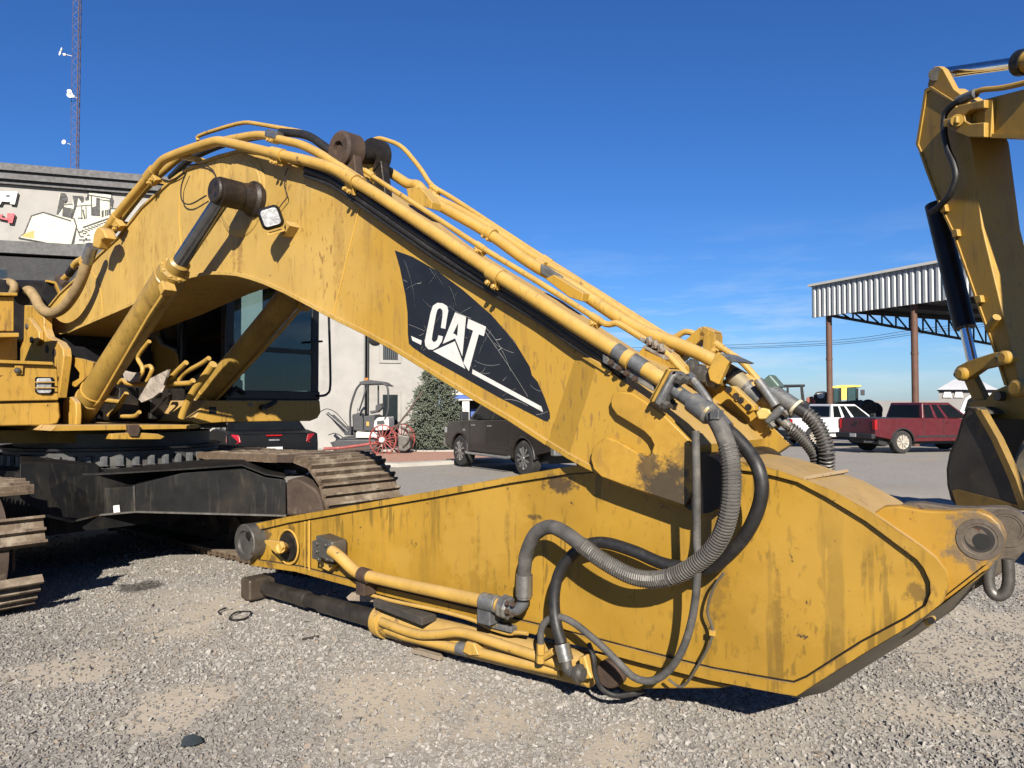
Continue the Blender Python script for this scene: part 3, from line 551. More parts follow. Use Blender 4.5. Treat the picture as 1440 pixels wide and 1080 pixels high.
k = MB(); c = PS(856, 948, -.0); k.lathe(c-N*.01, N, [(0, .0), (0, .06), (.01, .066), (.3, .066)], 28); k.build('base_pin', RUSTY, bc)
MB().prism(pl([(836,918),(862,922),(872,935),(868,962),(858,968),(842,955),(833,938)], .03), N*.22).build('base_eye', Y_STICK, bc, bevel=.01)
k = MB(); k.tube(chaikin(pl([(536,874,-.05),(548,879,-.06),(572,888,-.07),(592,893,-.08),(617,892,-.08),(642,888.5,-.08),(662,892,-.08),(700,905,-.08),(740,918,-.07),(790,935,-.06),(800,938,-.04)], 0), 2), .0265, 12); k.build('barrel_pipe', Y_PIPE, bc)
k = MB(); k.tube(pl([(545,886,-.03),(570,895,-.04),(640,911,-.05),(675,918,-.05),(740,934,-.05),(790,944,-.03)], 0), .026, 12); k.build('barrel_pipe', Y_PIPE, bc)
k = MB(); k.tube(pl([(645,911),(657,914)], -.05), .035, 12); k.build('pipe_sleeve', FITTING, bc)
k = MB(); k.prism(pl([(655,902),(666,905),(673,922),(660,922),(650,917)], -.09), N*.06); k.build('pipe_clamp', Y_PIPE, bc, bevel=.006)
k = MB(); k.tube(chaikin(pl([(512,834),(555,846),(622,859.5),(667,872),(687,883),(717,892),(726,889),(742,891)], -.02), 2), .011, 8); k.build('thin_pipe', Y_PIPE, stick)
for x, y in ((528,866),(526,878),(537,860)): bolt(bc, PS(x, y, sA-.07), -D, .016, .02)
# shackle hanging below the lugs
k = MB(); kk = [(1394,787),(1391,800),(1390,815),(1393,830),(1402,838),(1413,834),(1418,820),(1418,800),(1417,786)]
k.tube(cat_spline(pl(kk, .26), 6), .021, 12); SHK = k.build('shackle', STEEL, None); tag(SHK, 'grey steel shackle hanging below the round lugs of the stick', 'shackle')

MB().prism(pl([(1297,874),(1302,869),(1311,868),(1315,872),(1311,879),(1303,882)], .06), N*.04).build('tie_lug', Y_PIPE, stick, bevel=.006); MB().lathe(PS(1310, 872, .055), -N, [(0, .012), (.012, .012), (.012, 0)], 12).build('lug_hole', DARK, stick)
# ================================================================== pipes along the boom
def pipe(px, s, r, m=None, name='boom_pipe', it=2, n=12, par=None, spline=False):
    P = pl(px, s); P = cat_spline(P, 7) if spline else chaikin(P, it)
    return MB().tube(P, r, n).build(name, m or Y_PIPE, par or EX)
PA = [(141,325),(150,322),(158,310),(185,277),(206,252),(225,229),(232,223),(260,212),(300,199),(310,198),(346,206.5),(385,216),(423,224),(452,231.5),(472,238.5),(497,254),(525,270.5),(600,320),(692,382),(755,422),(805,455),(865,492.5),(905,517.5),(934,536)]
pipeA = pipe(PA, -.12, .0365)
pipeB = pipe([(160,325),(172,306),(210,258),(245,228),(262,214),(300,202),(322,196),(367,188.5),(394,196.5),(424,203),(453,218),(480,236),(510,256)], .06, .031)
pipeC = pipe([(279,198),(277,191),(342,171),(369,175.5),(424,185),(433,189),(480,218),(519,245),(538,257.5),(600,297.5),(680,350),(755,395),(850,455.5),(857,456.5),(866,454),(873,456.5),(918,485),(937,496),(966,528)], .2, .0165, n=10)
pipeD = pipe([(541,238),(560,250),(574,259.5),(588,260),(596,270),(611,285.5),(685,326),(750,374),(800,399),(862,442),(904,467),(953,484),(998,504),(1029,524),(1060,549),(1084,573)], .62, .037)
pipeE = pipe([(585,262),(620,283),(640,292),(692,322),(755,365),(810,395),(872,437),(930,475),(975,492),(1020,515),(1060,540)], .70, .03)
pipeF = pipe([(527,196),(535,194),(565,204.5),(592,237.5),(606,261),(635,277.5),(688,312.5),(760,360),(827,402),(905,452),(938,473),(949,475.5),(962,466),(975,468),(1015,489),(1042,507),(1060,527),(1075,545)], .72, .017, n=10)
# worn sleeves on the big pipe
MB().tube(pl([(866,493),(882,504)], -.12), .039, 14).build('worn_sleeve', FITTING, pipeA)
MB().tube(pl([(890,508),(907,519)], -.12), .039, 14).build('worn_sleeve', FITTING, pipeA)
def clamp(px, s, r, dirpx, foot, par, nb=2, m=None):
    """saddle clamp: sleeve round the pipe, foot plate on the boom, bolts"""
    a, b = PS(px[0]-dirpx[0]/2, px[1]-dirpx[1]/2, s), PS(px[0]+dirpx[0]/2, px[1]+dirpx[1]/2, s)
    cl = MB().tube([a, b], r*1.22, 14).build('pipe_clamp', m or Y_PIPE, par)
    u = (b-a).normalized(); q = PS(foot[0], foot[1], s+.03); mid = (a+b)/2; w = (q-mid); 
    MB().box(mid+w*.55, u*((b-a).length*.42), w*.5, u.cross(w).normalized()*.028).build('clamp_foot', m or Y_PIPE, par, bevel=.006)
    for j in range(nb): bolt(par, q+u*(.024*(j*2-nb+1))-N*.05, -N, .0125, .014, RUSTY if nb > 2 else Y_PIPE)
clamp((212,244), -.12, .0365, (9,-11), (219,257), pipeA); clamp((161,308), -.12, .0365, (7,-10), (170,321), pipeA)
clamp((391,217), -.12, .0365, (16,4), (394,231), pipeA); clamp((494,251), -.12, .0365, (14,9), (497,270), pipeA)
clamp((697,386), -.12, .0365, (15,10), (699,402), pipeA); clamp((884,505.5), -.12, .0365, (9,6), (884,522), pipeA, 4, None); MB().box(PS(885, 523, -.11), D*.13-Z*.068, N*.02, Z*.022).build('clamp_bar', FITTING, pipeA, bevel=.005)
clamp((594,271), .62, .037, (10,8), (598,286), pipeD); clamp((690,329), .62, .037, (8,5), (690,336), pipeD); clamp((760,375), .66, .036, (10,6), (757,380), pipeD)
clamp((386,191), .06, .031, (15,4), (388,200), pipeB, 2, ZINC)
for px in ((519,244), (676,347), (838,448)): clamp(px, .2, .0165, (12,8), (px[0]+2, px[1]+8), pipeC, 1)
for px in ((612,266), (770,366), (1010,486)): clamp(px, .72, .017, (12,8), (px[0]-2, px[1]+8), pipeF, 1)
# arms that carry the left pipes
for a, b in (((219,253),(236,257)), ((170,314),(184,316)), ((262,222),(285,226)), ((430,232),(440,240))):
    MB().box((PS(*a, -.05)+PS(*b, -.0))/2, (PS(*b, -.0)-PS(*a, -.05))/2, N*.07, Z*.022).build('pipe_arm', Y_PIPE, boom, bevel=.004)
# blocks that carry the far pipes on the boom's back
def block(px, s0, s1, nm='pipe_block', m=None): return MB().prism(pl(px, s0), N*(s1-s0)).build(nm, m or Y_BOOM, boom, bevel=.006)
block([(571,265),(590,262),(608,284),(606,294),(584,287),(574,279)], .5, .6)
block([(766,392),(778,386),(820,412),(818,424),(800,418)], .52, .62)
block([(905,492),(925,482),(950,500),(948,512)], .3, .36)
MB().box(PS(781, 388, .62), PS(796, 397, .62)-PS(781, 388, .62), N*.05, Z*.03).build('worn_block', FITTING, boom, bevel=.008)
# dark hoses tucked under the big pipe
for off, s in ((0, -.085), (8.5, -.075), (16, -.06)):
    pipe([(430,230+off),(470,246+off),(510,274+off),(560,309+off),(620,350+off),(690,393+off),(755,432+off),(805,467+off),(850,497+off),(876,518+off)], s, .021, RUBBER, 'boom_hose', spline=True)
pipe([(395,186),(430,190),(455,205),(475,222),(500,245),(520,262)], .12, .03, RUBBER, 'boom_hose', spline=True)
pipe([(240,250),(265,226),(300,208),(340,196),(380,189)], .2, .03, RUBBER, 'boom_hose', spline=True)
# ---- lugs for the stick cylinder on the boom's back
c1 = PS(489, 213, .14); c2 = PS(527, 221, .45)
k = MB(); k.lathe(c1, N, [(-.06, 0), (-.06, .045), (-.085, .05), (-.085, .10), (-.07, .122), (.05, .125), (.05, .06)], 32); k.build('lug_boss', RUSTY, boom)
k = MB(); k.lathe(c2, N, [(-.05, .06), (-.05, .125), (.05, .125), (.05, 0)], 28); k.build('lug_boss', DARK, boom)
k = MB(); k.cyl(c1, c2, .062, 18); k.build('lug_pin', DARK, boom)
for c, s0 in ((c1, .10), (c2, .41)):
    q = tsz(c); k = MB(); k.prism([W(q.x-.05, s0, q.z+.10), W(q.x+.10, s0, q.z-.0), W(q.x+.16, s0, q.z-.3), W(q.x-.4, s0, q.z-.26), W(q.x-.28, s0, q.z-.04), W(q.x-.14, s0, q.z+.07)], N*.07); k.build('lug_plate', RUSTY if s0 < .2 else DARK, boom, bevel=.008)
MB().prism([W(tsz(c1).x-.42, .13, tsz(c1).z-.02), W(tsz(c1).x-.2, .13, tsz(c1).z+.09), W(tsz(c1).x-.05, .13, tsz(c1).z+.1), W(tsz(c1).x-.05, .13, tsz(c1).z-.2), W(tsz(c1).x-.4, .13, tsz(c1).z-.2)], N*.3).build('lug_web', Y_BOOM, boom, bevel=.02)
# ---- work lamp
lc = PS(381, 306, -.20); f_ = (CAMP-lc); f_ = ((CAMP-lc).normalized()+D*.1+N*-.1).normalized(); r_ = Z.cross(f_).normalized(); u_ = f_.cross(r_)
q_ = .35; r2 = r_*math.cos(q_)+u_*math.sin(q_); u2 = u_*math.cos(q_)-r_*math.sin(q_)
lamp = MB().box(lc, r2*.076, f_*.05, u2*.076).build('work_lamp', BLACK, EX, bevel=.04, segs=5)
lp_ = [lc+f_*.046+r2*(sx*.034+.022*math.cos(a))+u2*(sy*.034+.022*math.sin(a)) for sx, sy, a0 in ((1, 1, 0), (-1, 1, 90), (-1, -1, 180), (1, -1, 270)) for a in (R(a0), R(a0+30), R(a0+60), R(a0+90))]
MB().prism(lp_, f_*.009).build('lens', LENS, lamp, bevel=.003)
k = MB(); k.prism(pl([(402,310),(407,317),(399,331),(394,332),(399,320)], -.10), N*.085); k.build('lamp_bracket', Y_BOOM, lamp, bevel=.004)
MB().box(lc-u2*.098-f_*.03, r2*.06, f_*.04, u2*.01).build('lamp_shelf', Y_PIPE, lamp)
pipe([(405,236),(401,246),(400,262),(404,276),(397,286),(392,293)], -.05, .004, RUBBER, 'lamp_cable', spline=True, n=6)
pipe([(235,256),(255,246),(263,233),(285,232),(298,238),(303,247)], -.04, .006, RUBBER, 'grease_hose', spline=True, n=6)
pipe([(263,240),(255,262),(256,282),(268,287),(290,275)], -.06, .006, RUBBER, 'grease_hose', spline=True, n=6)

# ---- boom cylinders, one each side
pe, pb_ = PS(318, 271, -.26), PS(108, 588, -.24)
def boom_cylinder(sp, sq, near):
    a, b = tsz(pe), tsz(pb_); A = W(a.x, sp, a.z); B = W(b.x, sq, b.z); ax = (A-B).normalized(); L_ = (A-B).length
    o = MB().lathe(B, ax, [(0, .0), (.0, .10), (.08, .118), (.32, .118), (.325, .121), (.35, .121), (.355, .113), (L_*.60, .113), (L_*.602, .119), (L_*.685, .119), (L_*.687, .112), (L_*.715, .112), (L_*.72, .082), (L_*.745, .080), (L_*.75, .06)], 32).build('boom_cylinder', Y_CYL, EX, sharp=25)
    rod = MB().cyl(B+ax*L_*.74, A-ax*.06, .058, 24).build('cylinder_rod', CHROMED, o)
    side = -1 if near else 1; pn = -.02 if near else BW+.02
    k = MB(); h0 = abs(sp-pn); c = W(a.x, pn, a.z); k.lathe(c, N*side, [(-.03, .13), (.04, .13), (.06, .110), (h0-.10, .093), (h0-.098, .100), (h0+.06, .100), (h0+.062, .092), (h0+.085, .090), (h0+.095, .08), (h0+.095, 0)], 30); k.build('rod_eye', GREASE, o)
    w = ax.cross(N).normalized()
    for i in range(3):
        q = math.pi*2*i/3+.5; e0 = c+N*side*(h0+.095)+(Z*math.cos(q)+D*math.sin(q))*.045; MB().lathe(e0, N*side, [(0, .016), (.002, .016), (.002, 0)], 12).build('end_hole', BLACK, o)
    for i in range(9):
        q = math.pi*2*i/9+.3; bolt(o, B+ax*L_*.712+(w*math.cos(q)+N*math.sin(q))*.097, ax, .015, .02, Y_PIPE)
    g = B+ax*L_*.69+w*(.13 if (w.z < 0) else -.13)*1.0-N*.06*side*-1
    MB().box(g, ax*.035, N*.05, w*.045).build('port_block', Y_PIPE, o, bevel=.006)
    MB().tube([g, g-ax*.35, B+ax*.5+w*(.13 if w.z < 0 else -.13), B+ax*.38+w*(.10 if w.z < 0 else -.10)], .014, 8).build('port_pipe', Y_PIPE, o)
    ring = MB().tube([B+ax*.46, B+ax*.475], .121, 28).build('hose_band', Y_WELD, o)
    k = MB(); k.lathe(B-N*.12, N, [(0, .06), (0, .12), (.24, .12), (.24, .06)], 26); k.build('base_eye', RUSTY, o)
    return o
CHROMED = mat('dull_chrome', (.20, .205, .215), .2, metal=.95, var=.2, vscale=6, dirt=(.05, .05, .05), dscale=3, dthr=.6)
Y_CYL = mat('cylinder_yellow', (.40, .25, .055), .42, var=.16, vscale=4, rust=.3, rustcol=(.16, .09, .035), streak=.4, streakcol=(.18, .11, .03), spots=.5, bump=.03)
GREASE = mat('greasy_eye', (.030, .021, .016), .5, metal=.2, var=.4, vscale=8, dirt=(.085, .052, .028), dscale=4, dthr=.52, bump=.2)
boom_cylinder(-.26, -.24, True); boom_cylinder(BW+.24, BW+.22, False)

# ================================================================== hose and pipes at the boom foot
DUSTHOSE = mat('dusty_hose', (.34, .235, .11), .7, var=.25, vscale=7, dirt=(.2, .15, .09), dscale=6)
pipe([(32,413),(41,408.5),(49,418),(56,431),(66,439),(78,439.5),(92,430),(106,410),(116,388),(123,365.5)], -.2, .05, DUSTHOSE, 'foot_hose', spline=True, n=16)
MB().tube(pl([(122,368),(130,346)], -.2), .055, 18).build('hose_ferrule', ZINC, EX)
MB().tube(pl([(120,371),(123,364)], -.2), .058, 18).build('hose_collar', Y_PIPE, EX)
MB().prism(pl([(129,347),(131,330),(134,322),(141,319),(146,324),(149,335),(141,338),(137,350)], -.24), N*.1).build('pipe_casting', Y_PIPE, EX, bevel=.02, segs=3)
MB().tube(pl([(20,411),(33,413)], -.2), .056, 16).build('hose_ferrule', FITTING, EX)
pipe([(122,361),(115,365),(106,371),(99,383),(89,394)], .1, .035, Y_PIPE, 'branch_pipe', spline=True)
MB().tube(pl([(84,392),(94,402)], .1), .05, 14).build('pipe_elbow', RUSTY, EX)
MB().tube(pl([(97,385),(104,375)], .1), .042, 14).build('pipe_collar', DARK, EX)
pipe([(-6,402),(3,399),(12,396.5),(19,400),(20,406),(18,412)], -.35, .04, DUSTHOSE, 'elbow_hose', spline=True)
# ---- boom foot brackets of the swing frame
FB_ = [(34,429),(49,429.5),(61,445),(62,462),(66,473),(82,481),(88,490),(89.5,501),(88,515),(82,560),(40,560),(28,520),(28,484),(25.5,449)]
q = [tsz(p) for p in pl(FB_, -.22)]
for s0 in (-.22, .9): 
    fb = MB().prism([W(p.x, s0, p.z) for p in q], N*.08).build('foot_bracket', Y_HOUSE, EX, bevel=.012)
    if s0 < 0:
        MB().prism(pl([(33,452),(36,447),(41,447),(54,466),(55,478),(50,486),(44,483),(35,464)], -.27), N*.05).build('pin_keeper', Y_HOUSE, fb, bevel=.012)
        for x, y, r in ((38,459,.028),(45,478,.036)): MB().lathe(PS(x, y, -.275), -N, [(0, r), (.012, r*.9), (.012, 0)], 16).build('keeper_pin', STEEL, fb)
        for x, y in ((66,491),(76.5,496)): MB().lathe(PS(x, y, -.221), -N, [(0, .042), (.003, .042), (.003, 0)], 18).build('bracket_hole', RUSTY, fb)
# ---- right platform box with its head lamp
TB = -7.0
def ptl(px, t): return [PT(x, y, t) for x, y in px]
box = MB().prism(ptl([(-70,507),(72,512),(81,516),(83,563),(-70,566)], TB), -D*1.3).build('platform_box', Y_HOUSE, EX, bevel=.012)
MB().prism(ptl([(-70,566.5),(84,564),(86,586),(82,596),(70,599),(-70,601)], TB-.03), -D*1.3).build('platform_skirt', Y_HOUSE, EX, bevel=.02)
MB().prism(ptl([(-70,503),(74,509),(76,513),(-70,508)], TB+.04), -D*1.3).build('platform_ledge', Y_HOUSE, EX)
MB().prism(ptl([(49,532),(51,530),(74,530.5),(76,533),(76,552),(73,554.5),(52,554),(49,551)], TB+.004), D*.004).build('lamp_recess', BLACK, box)
hl = MB().prism(ptl([(51,534),(53,532),(70,532),(71.5,535),(71.5,550),(69,553),(54,553),(51,550)], TB+.01), D*.02).build('head_lamp', LENS, box, bevel=.006)
for y in (537.5, 545.5): MB().tube(ptl([(48,y),(77,y)], TB+.045), .006, 6).build('lamp_guard', Y_PIPE, box)
MB().prism(ptl([(20,513),(32,513),(31,526),(21,526)], TB+.01), D*.01).build('latch_plate', Y_HOUSE, box); bolt(box, PT(24.5, 521, TB+.02), D, .02, .015)
# upper step box behind it
MB().prism(ptl([(-70,417),(20,417),(20,466),(-70,466)], -7.6), -D*.6).build('tool_box', Y_HOUSE, EX, bevel=.01)
MB().prism(ptl([(-70,410),(25,411.5),(25,416),(-70,415)], -7.55), -D*.7).build('tool_box_lid', Y_HOUSE, EX, bevel=.006)
MB().prism(ptl([(-70,468),(27,468),(27,474),(-70,475)], -7.5), -D*.4).build('step_ledge', Y_HOUSE, EX, bevel=.006)
MB().prism(ptl([(-70,475),(24,475),(24,506),(-70,506)], -7.75), -D*.4).build('step_back', Y_HOUSE, EX)
# dark engine cover further back
MB().prism(ptl([(-90,391),(66,394),(80,398),(85,414),(85,480),(-90,480)], -8.9), -D*1.6).build('engine_cover', BLACK, EX, bevel=.03)
MB().prism(ptl([(66,393.5),(79,396),(86,413),(84,414),(77,399),(66,396)], -8.86), -D*.05).build('cover_edge', Y_PIPE, EX)
MB().mbx(-10.4, -8.3, -.12, .85, 1.28, 2.05).build('body_cover', BLACK, EX, bevel=.03)
MB().mbx(-10.9, -8.35, -1.15, 2.0, 1.22, 1.75).build('house_base', DARK, EX, bevel=.03)  # house mass behind, added to shade the ground between the tracks
MB().mbx(-11.6, -10.4, -1.15, 2.0, 1.22, 2.5).build('counterweight', BLACK, EX, bevel=.15)  # black here stands in for the shade under the boom, not its paint
MB().mbx(-8.6, -8.45, .0, 1.6, 1.2, 2.2).build('dark_backing', BLACK, EX)  # added dark backing; its black stands in for shade between the cylinders
# ---- swing frame, ledge, slew ring
MB().prism(ptl([(70,606),(78,598),(280,597),(283,600),(276,603),(74,606.5)], -6.7), -D*1.5).build('frame_ledge', Y_HOUSE, EX, bevel=.006)
MB().prism(ptl([(-90,606),(267,603.5),(267,622),(-90,624)], -7.25), -D*2.2).build('swing_frame', mat('frame_yellow', (.30, .18, .03), .6, var=.3, vscale=4, dirt=(.04, .03, .02), dscale=3), EX)
MB().prism(ptl([(157,610),(190,608),(222,610),(232,614),(226,618),(157,618)], -6.68), -D*.12).build('frame_pad', Y_HOUSE, EX, bevel=.006)
MB().prism(ptl([(174,597),(191,597),(192,606),(189,614),(178,614),(175,606)], -6.74), D*.08).build('ledge_block', RUSTY, EX, bevel=.01)
SC = W(-7.88, .3, 0)
ring = MB().lathe(SC+Z*.82, Z, [(0, 1.06), (.035, 1.06), (.05, 1.0), (.075, .96), (.20, .96), (.20, .88), (.36, .88)], 64).build('slew_ring', mat('slew_metal', (.075, .073, .068), .6, metal=.1, var=.35, vscale=6, dirt=(.11, .095, .07), dscale=4), EX)
for i in range(48):
    q = 2*math.pi*i/48; v = Vector((math.cos(q), math.sin(q), 0))
    if v.y > .45: continue
    o = bolt(ring, SC+Z*.895+v*.985, Z, .034, .085, FITTING, 'ring_bolt')
k = MB(); k.prism([SC+Z*1.03+Vector((math.cos(q), math.sin(q), 0))*1.0 for q in np.linspace(0, 2*math.pi, 40)[:-1]], Z*.02); k.build('ring_cover', BLACK, EX)
# ---- valves, pipes and rags between the cylinders
vx = lambda x, y: (80+x/6.545, 480+y/6.545)
pipe([vx(570,385), vx(610,350), vx(650,395), vx(860,395), vx(1230,388), vx(1255,360)], .12, .022, Y_HOUSE, 'valve_bar', it=1)
for P_, s, r in (([vx(850,0),vx(760,110),vx(740,160),vx(790,240),vx(790,290),vx(740,360)], .25, .02), ([vx(820,235),vx(860,225),vx(880,260),vx(850,330),vx(830,370)], .2, .02), ([vx(1190,195),vx(1090,290),vx(1000,395),vx(970,440)], .1, .022), ([vx(1400,155),vx(1340,200),vx(1180,285),vx(1140,330),vx(1120,375)], .15, .02), ([vx(640,480),vx(600,540),vx(560,620),vx(480,680)], .1, .022), ([vx(600,690),vx(720,690),vx(760,650)], 0, .018), ([vx(410,560),vx(440,540),vx(600,560)], .1, .022), ([vx(1440,210),vx(1380,300),vx(1250,470),vx(1170,640),vx(1150,700)], .3, .035), ([vx(870,650),vx(960,570),vx(1040,480)], .1, .01)):
    pipe(P_, s, r, Y_PIPE if r > .015 else RUBBER, 'valve_pipe')
RAG = mat('pale_rag', (.42, .36, .30), .9, var=.4, vscale=14, dirt=(.2, .15, .10), dscale=12, dthr=.52, bump=.6, bscale=35)
rg = [vx(600,265),vx(680,285),vx(755,290),vx(745,370),vx(690,378),vx(620,345)]
tag(MB().prism([PS(x, y, .05+.02*(i % 2)) for i, (x, y) in enumerate(rg)], N*.02).build('rag', RAG, None), 'small pale rag tucked beside the big boom cylinder', 'rag')
rg = [vx(1025,258),vx(950,300),vx(860,340),vx(835,430),vx(790,462),vx(748,530),vx(778,562),vx(880,520),vx(945,470),vx(980,400),vx(1005,330)]
tag(MB().prism([PS(x, y, .0+.04*(i % 2)) for i, (x, y) in enumerate(rg)], N*.02).build('rag', RAG, None), 'larger crumpled pale rag draped over the valve bar', 'rag')
MB().lathe(PS(*vx(535,455), -.05), -N+D*.4, [(0, .05), (.03, .055), (.035, .045), (.03, .01), (.03, 0)], 20).build('round_gauge', STEEL, EX)
MB().prism(pl([vx(60,132),vx(220,160),vx(345,195),vx(310,290),vx(230,370),vx(170,420),vx(60,365),vx(150,372),vx(205,340),vx(210,290),vx(150,210)], -.1), N*.03).build('guard_plate', Y_HOUSE, EX)
MB().lathe(PS(*vx(115,293), -.09), -N, [(0, .025), (.01, .02), (.01, 0)], 12).build('guard_pin', Y_HOUSE, EX)
lug_px = [(88,566),(92,559),(100,558),(106,566),(107,582),(106,598),(88,598)]
for s in (-.42, -.1): MB().prism(pl(lug_px, s), N*.05).build('cylinder_lug', Y_HOUSE, EX, bevel=.012)
MB().mbx(-8.2, -7.0, -.6, 1.0, 1.21, 1.26).build('frame_deck', DARK, EX)
for s in (.2, .55, .75):
    MB().box(W(-7.5-.3*s, s, 1.45), D*.18, N*.10, Z*.16).build('valve_body', DARK, EX, bevel=.02)
# ---- cab beyond the boom
TC = -6.9
def s_at(x, y, t): return PT(x, y, t).dot(N)-S0
sL, sR = s_at(318, 500, TC), s_at(449, 500, TC)
zb = PT(449, 562, TC).z
zt = zb+1.72
CABM = mat('cab_black', (.012, .012, .013), .35, var=.3, vscale=3)
cab = MB().mbx(TC-1.7, TC, sL, sR, zb-.03, zb).build('cab', CABM, EX)
cm = lambda nm, m, *a, **kw: MB().mbx(*a).build(nm, m, cab, **kw)
for t in (TC-.05, TC-.95, TC-1.65):
    for s in (sL+.04, sR-.05): cm('cab_post', CABM, t-.045, t+.05, s-.05, s+.05, zb, zt, bevel=.015)
cm('cab_roof', CABM, TC-1.72, TC+.04, sL-.02, sR+.02, zt, zt+.12, bevel=.04)
cm('front_window', GLASS, TC-.02, TC-.012, sL+.09, sR-.1, zb+.02, zt)
cm('window_bar', CABM, TC-.03, TC+.015, sL+.05, sR-.05, zb+.50, zb+.55)
cm('side_window', GLASS, TC-.9, TC-.1, sL+.02, sL+.028, zb+.1, zt-.05); cm('side_window', GLASS, TC-1.6, TC-1.0, sL+.02, sL+.028, zb+.3, zt-.05)
cm('far_window', GLASS, TC-.9, TC-.1, sR-.03, sR-.022, zb+.1, zt-.05)
cm('rear_panel', CABM, TC-1.70, TC-1.66, sL, sR, zb, zb+.55); cm('rear_window', GLASS, TC-1.69, TC-1.682, sL, sR, zb+.55, zt)
cm('sill', CABM, TC-.06, TC+.02, sL, sR, zb, zb+.09, bevel=.01)
SEAT = mat('seat_cloth', (.03, .034, .045), .9, var=.2)
cm('seat', SEAT, TC-1.2, TC-.7, sL+.3, sL+.75, zb+.3, zb+.45, bevel=.04); cm('seat_back', SEAT, TC-1.3, TC-1.15, sL+.3, sL+.75, zb+.4, zb+1.1, bevel=.05)
cm('console', BLACK, TC-1.1, TC-.5, sL+.1, sL+.27, zb+.1, zb+.6, bevel=.03); cm('console', BLACK, TC-1.1, TC-.5, sR-.27, sR-.1, zb+.1, zb+.6, bevel=.03)
MB().tube(ptl([(436,481),(453,480)], TC+.06), .012, 8).build('grab_handle', CABM, cab)
MB().tube(chaikin(ptl([(462,432),(464,496),(465,549),(458,556),(448,557)], TC+.05), 2), .014, 8).build('mirror_bar', CABM, cab)
MB().prism(ptl([(288,563),(450,563),(451.5,580),(447,588),(437,592),(312,594),(277,597),(270,593)], TC+.06), -D*1.5).build('cab_skirt', Y_HOUSE, cab, bevel=.012)
MB().prism(ptl([(294,572),(304,572),(304,582),(294,582)], TC+.063), D*.002).build('vent_sticker', BLACK, cab)
MB().prism(ptl([(348,568),(353,566),(356,570),(351,572)], TC+.063), D*.004).build('diamond_badge', STEEL, cab)
MB().tube(ptl([(367,573),(378,570.5),(388,564)], TC+.09), .022, 10).build('wiper_arm', BLACK, cab); MB().lathe(PT(368, 573, TC+.06), D, [(0, .03), (.06, .03), (.06, 0)], 14).build('wiper_hub', BLACK, cab)
MB().tube(ptl([(322,556),(332,545),(345,553)], TC+.05), .02, 10).build('wiper_motor', BLACK, cab)

# ================================================================== far side of the boom tip: bolted plate, bracket, fittings and the two coiled hoses
tp_ = lambda pts, ox=920, oy=480, k=7.2: [(ox+x/k, oy+y/k) for x, y in pts]
bp_ = MB().prism(pl(tp_([(350,262),(385,222),(420,222),(560,262),(660,420),(640,455),(600,445)]), .52), N*.1).build('bolted_plate', Y_BOOM, boom, bevel=.008)
for x, y in tp_([(388,258),(465,312),(528,352),(608,402)]): bolt(boom, PS(x, y, .515), -N, .034, .04, STEEL)
MB().prism(pl(tp_([(540,300),(620,120),(650,108),(700,130),(770,205),(745,230),(650,440),(560,395)]), .44), N*.04).build('hose_bracket', mat('worn_bracket', (.5, .3, .05), .5, dirt=(.10, .11, .115), dscale=7, dthr=.5), boom, bevel=.006)
MB().prism(pl(tp_([(640,112),(690,125),(865,205),(830,215),(760,208)]), .44), N*.2).build('bracket_flange', FITTING, boom, bevel=.004)
dp_ = MB().prism(pl(tp_([(735,500),(760,455),(800,450),(1010,650),(1020,700),(960,715),(820,600)]), .5), N*.06).build('drilled_plate', Y_BOOM, boom, bevel=.006)
for x, y in tp_([(755,488),(828,555),(875,597),(952,668)]): MB().lathe(PS(x, y, .499), -N, [(0, .017), (.002, .017), (.002, 0)], 14).build('plate_hole', DARK, dp_)
MB().tube(pl([(1031,529),(1050,545)], .62), .047, 18).build('pipe_sleeve', mat('tan_sleeve', (.30, .25, .16), .6, metal=.2, dirt=(.12, .12, .12), dscale=7), pipeD)
MB().tube(pl([(1051,546),(1069,563)], .62), .046, 18).build('pipe_sleeve', FITTING, pipeD)
for a, b in (((1029,527.5),(1032,530)), ((1049,544.5),(1052,547)), ((1067,562),(1070,564.5))): MB().tube(pl([a, b], .62), .051, 18).build('sleeve_band', STEEL, pipeD)
def legs_(a, b, s, w): return MB().box((PS(*a, s)+PS(*b, s))/2, (PS(*b, s)-PS(*a, s))/2, N*.05, ((PS(*b, s)-PS(*a, s)).cross(N)).normalized()*w)
legs_((954,503), (994,466), .75, .03).build('stand_leg', Y_BOOM, boom, bevel=.005); legs_((1003,470), (1001,503), .75, .035).build('stand_leg', Y_BOOM, boom, bevel=.005); legs_((990,466), (1008,474), .75, .03).build('stand_top', Y_BOOM, boom, bevel=.008)
MB().prism(pl([(940,505),(948,498),(963,515),(966,540),(950,530)], .3), N*.05).build('gusset', Y_BOOM, boom, bevel=.005)
RZ = mat('rusty_zinc', (.45, .41, .34), .4, metal=.4, dirt=(.20, .09, .05), dscale=11, dthr=.48)
MB().box(PS(922, 486, .2), D*.06-Z*.034, N*.05, Z*.008).build('rusty_clamp', RZ, pipeC, bevel=.003); MB().box(PS(926, 496, .18), D*.055-Z*.03, N*.05, Z*.008).build('rusty_clamp', RZ, pipeC, bevel=.003)
for x, y in ((914,483),(922,488),(930,493)): bolt(pipeC, PS(x, y, .15), -N*.3+Z, .016, .03, RZ)
MB().tube(pl([(968,529),(975,535)], .12), .026, 8).build('zinc_nut', ZINC, pipeC); MB().tube(cat_spline(pl([(974,534),(983,545),(991,556),(997,566),(999,576)], .1), 6), .019, 10).build('short_hose', FITTING, pipeC)
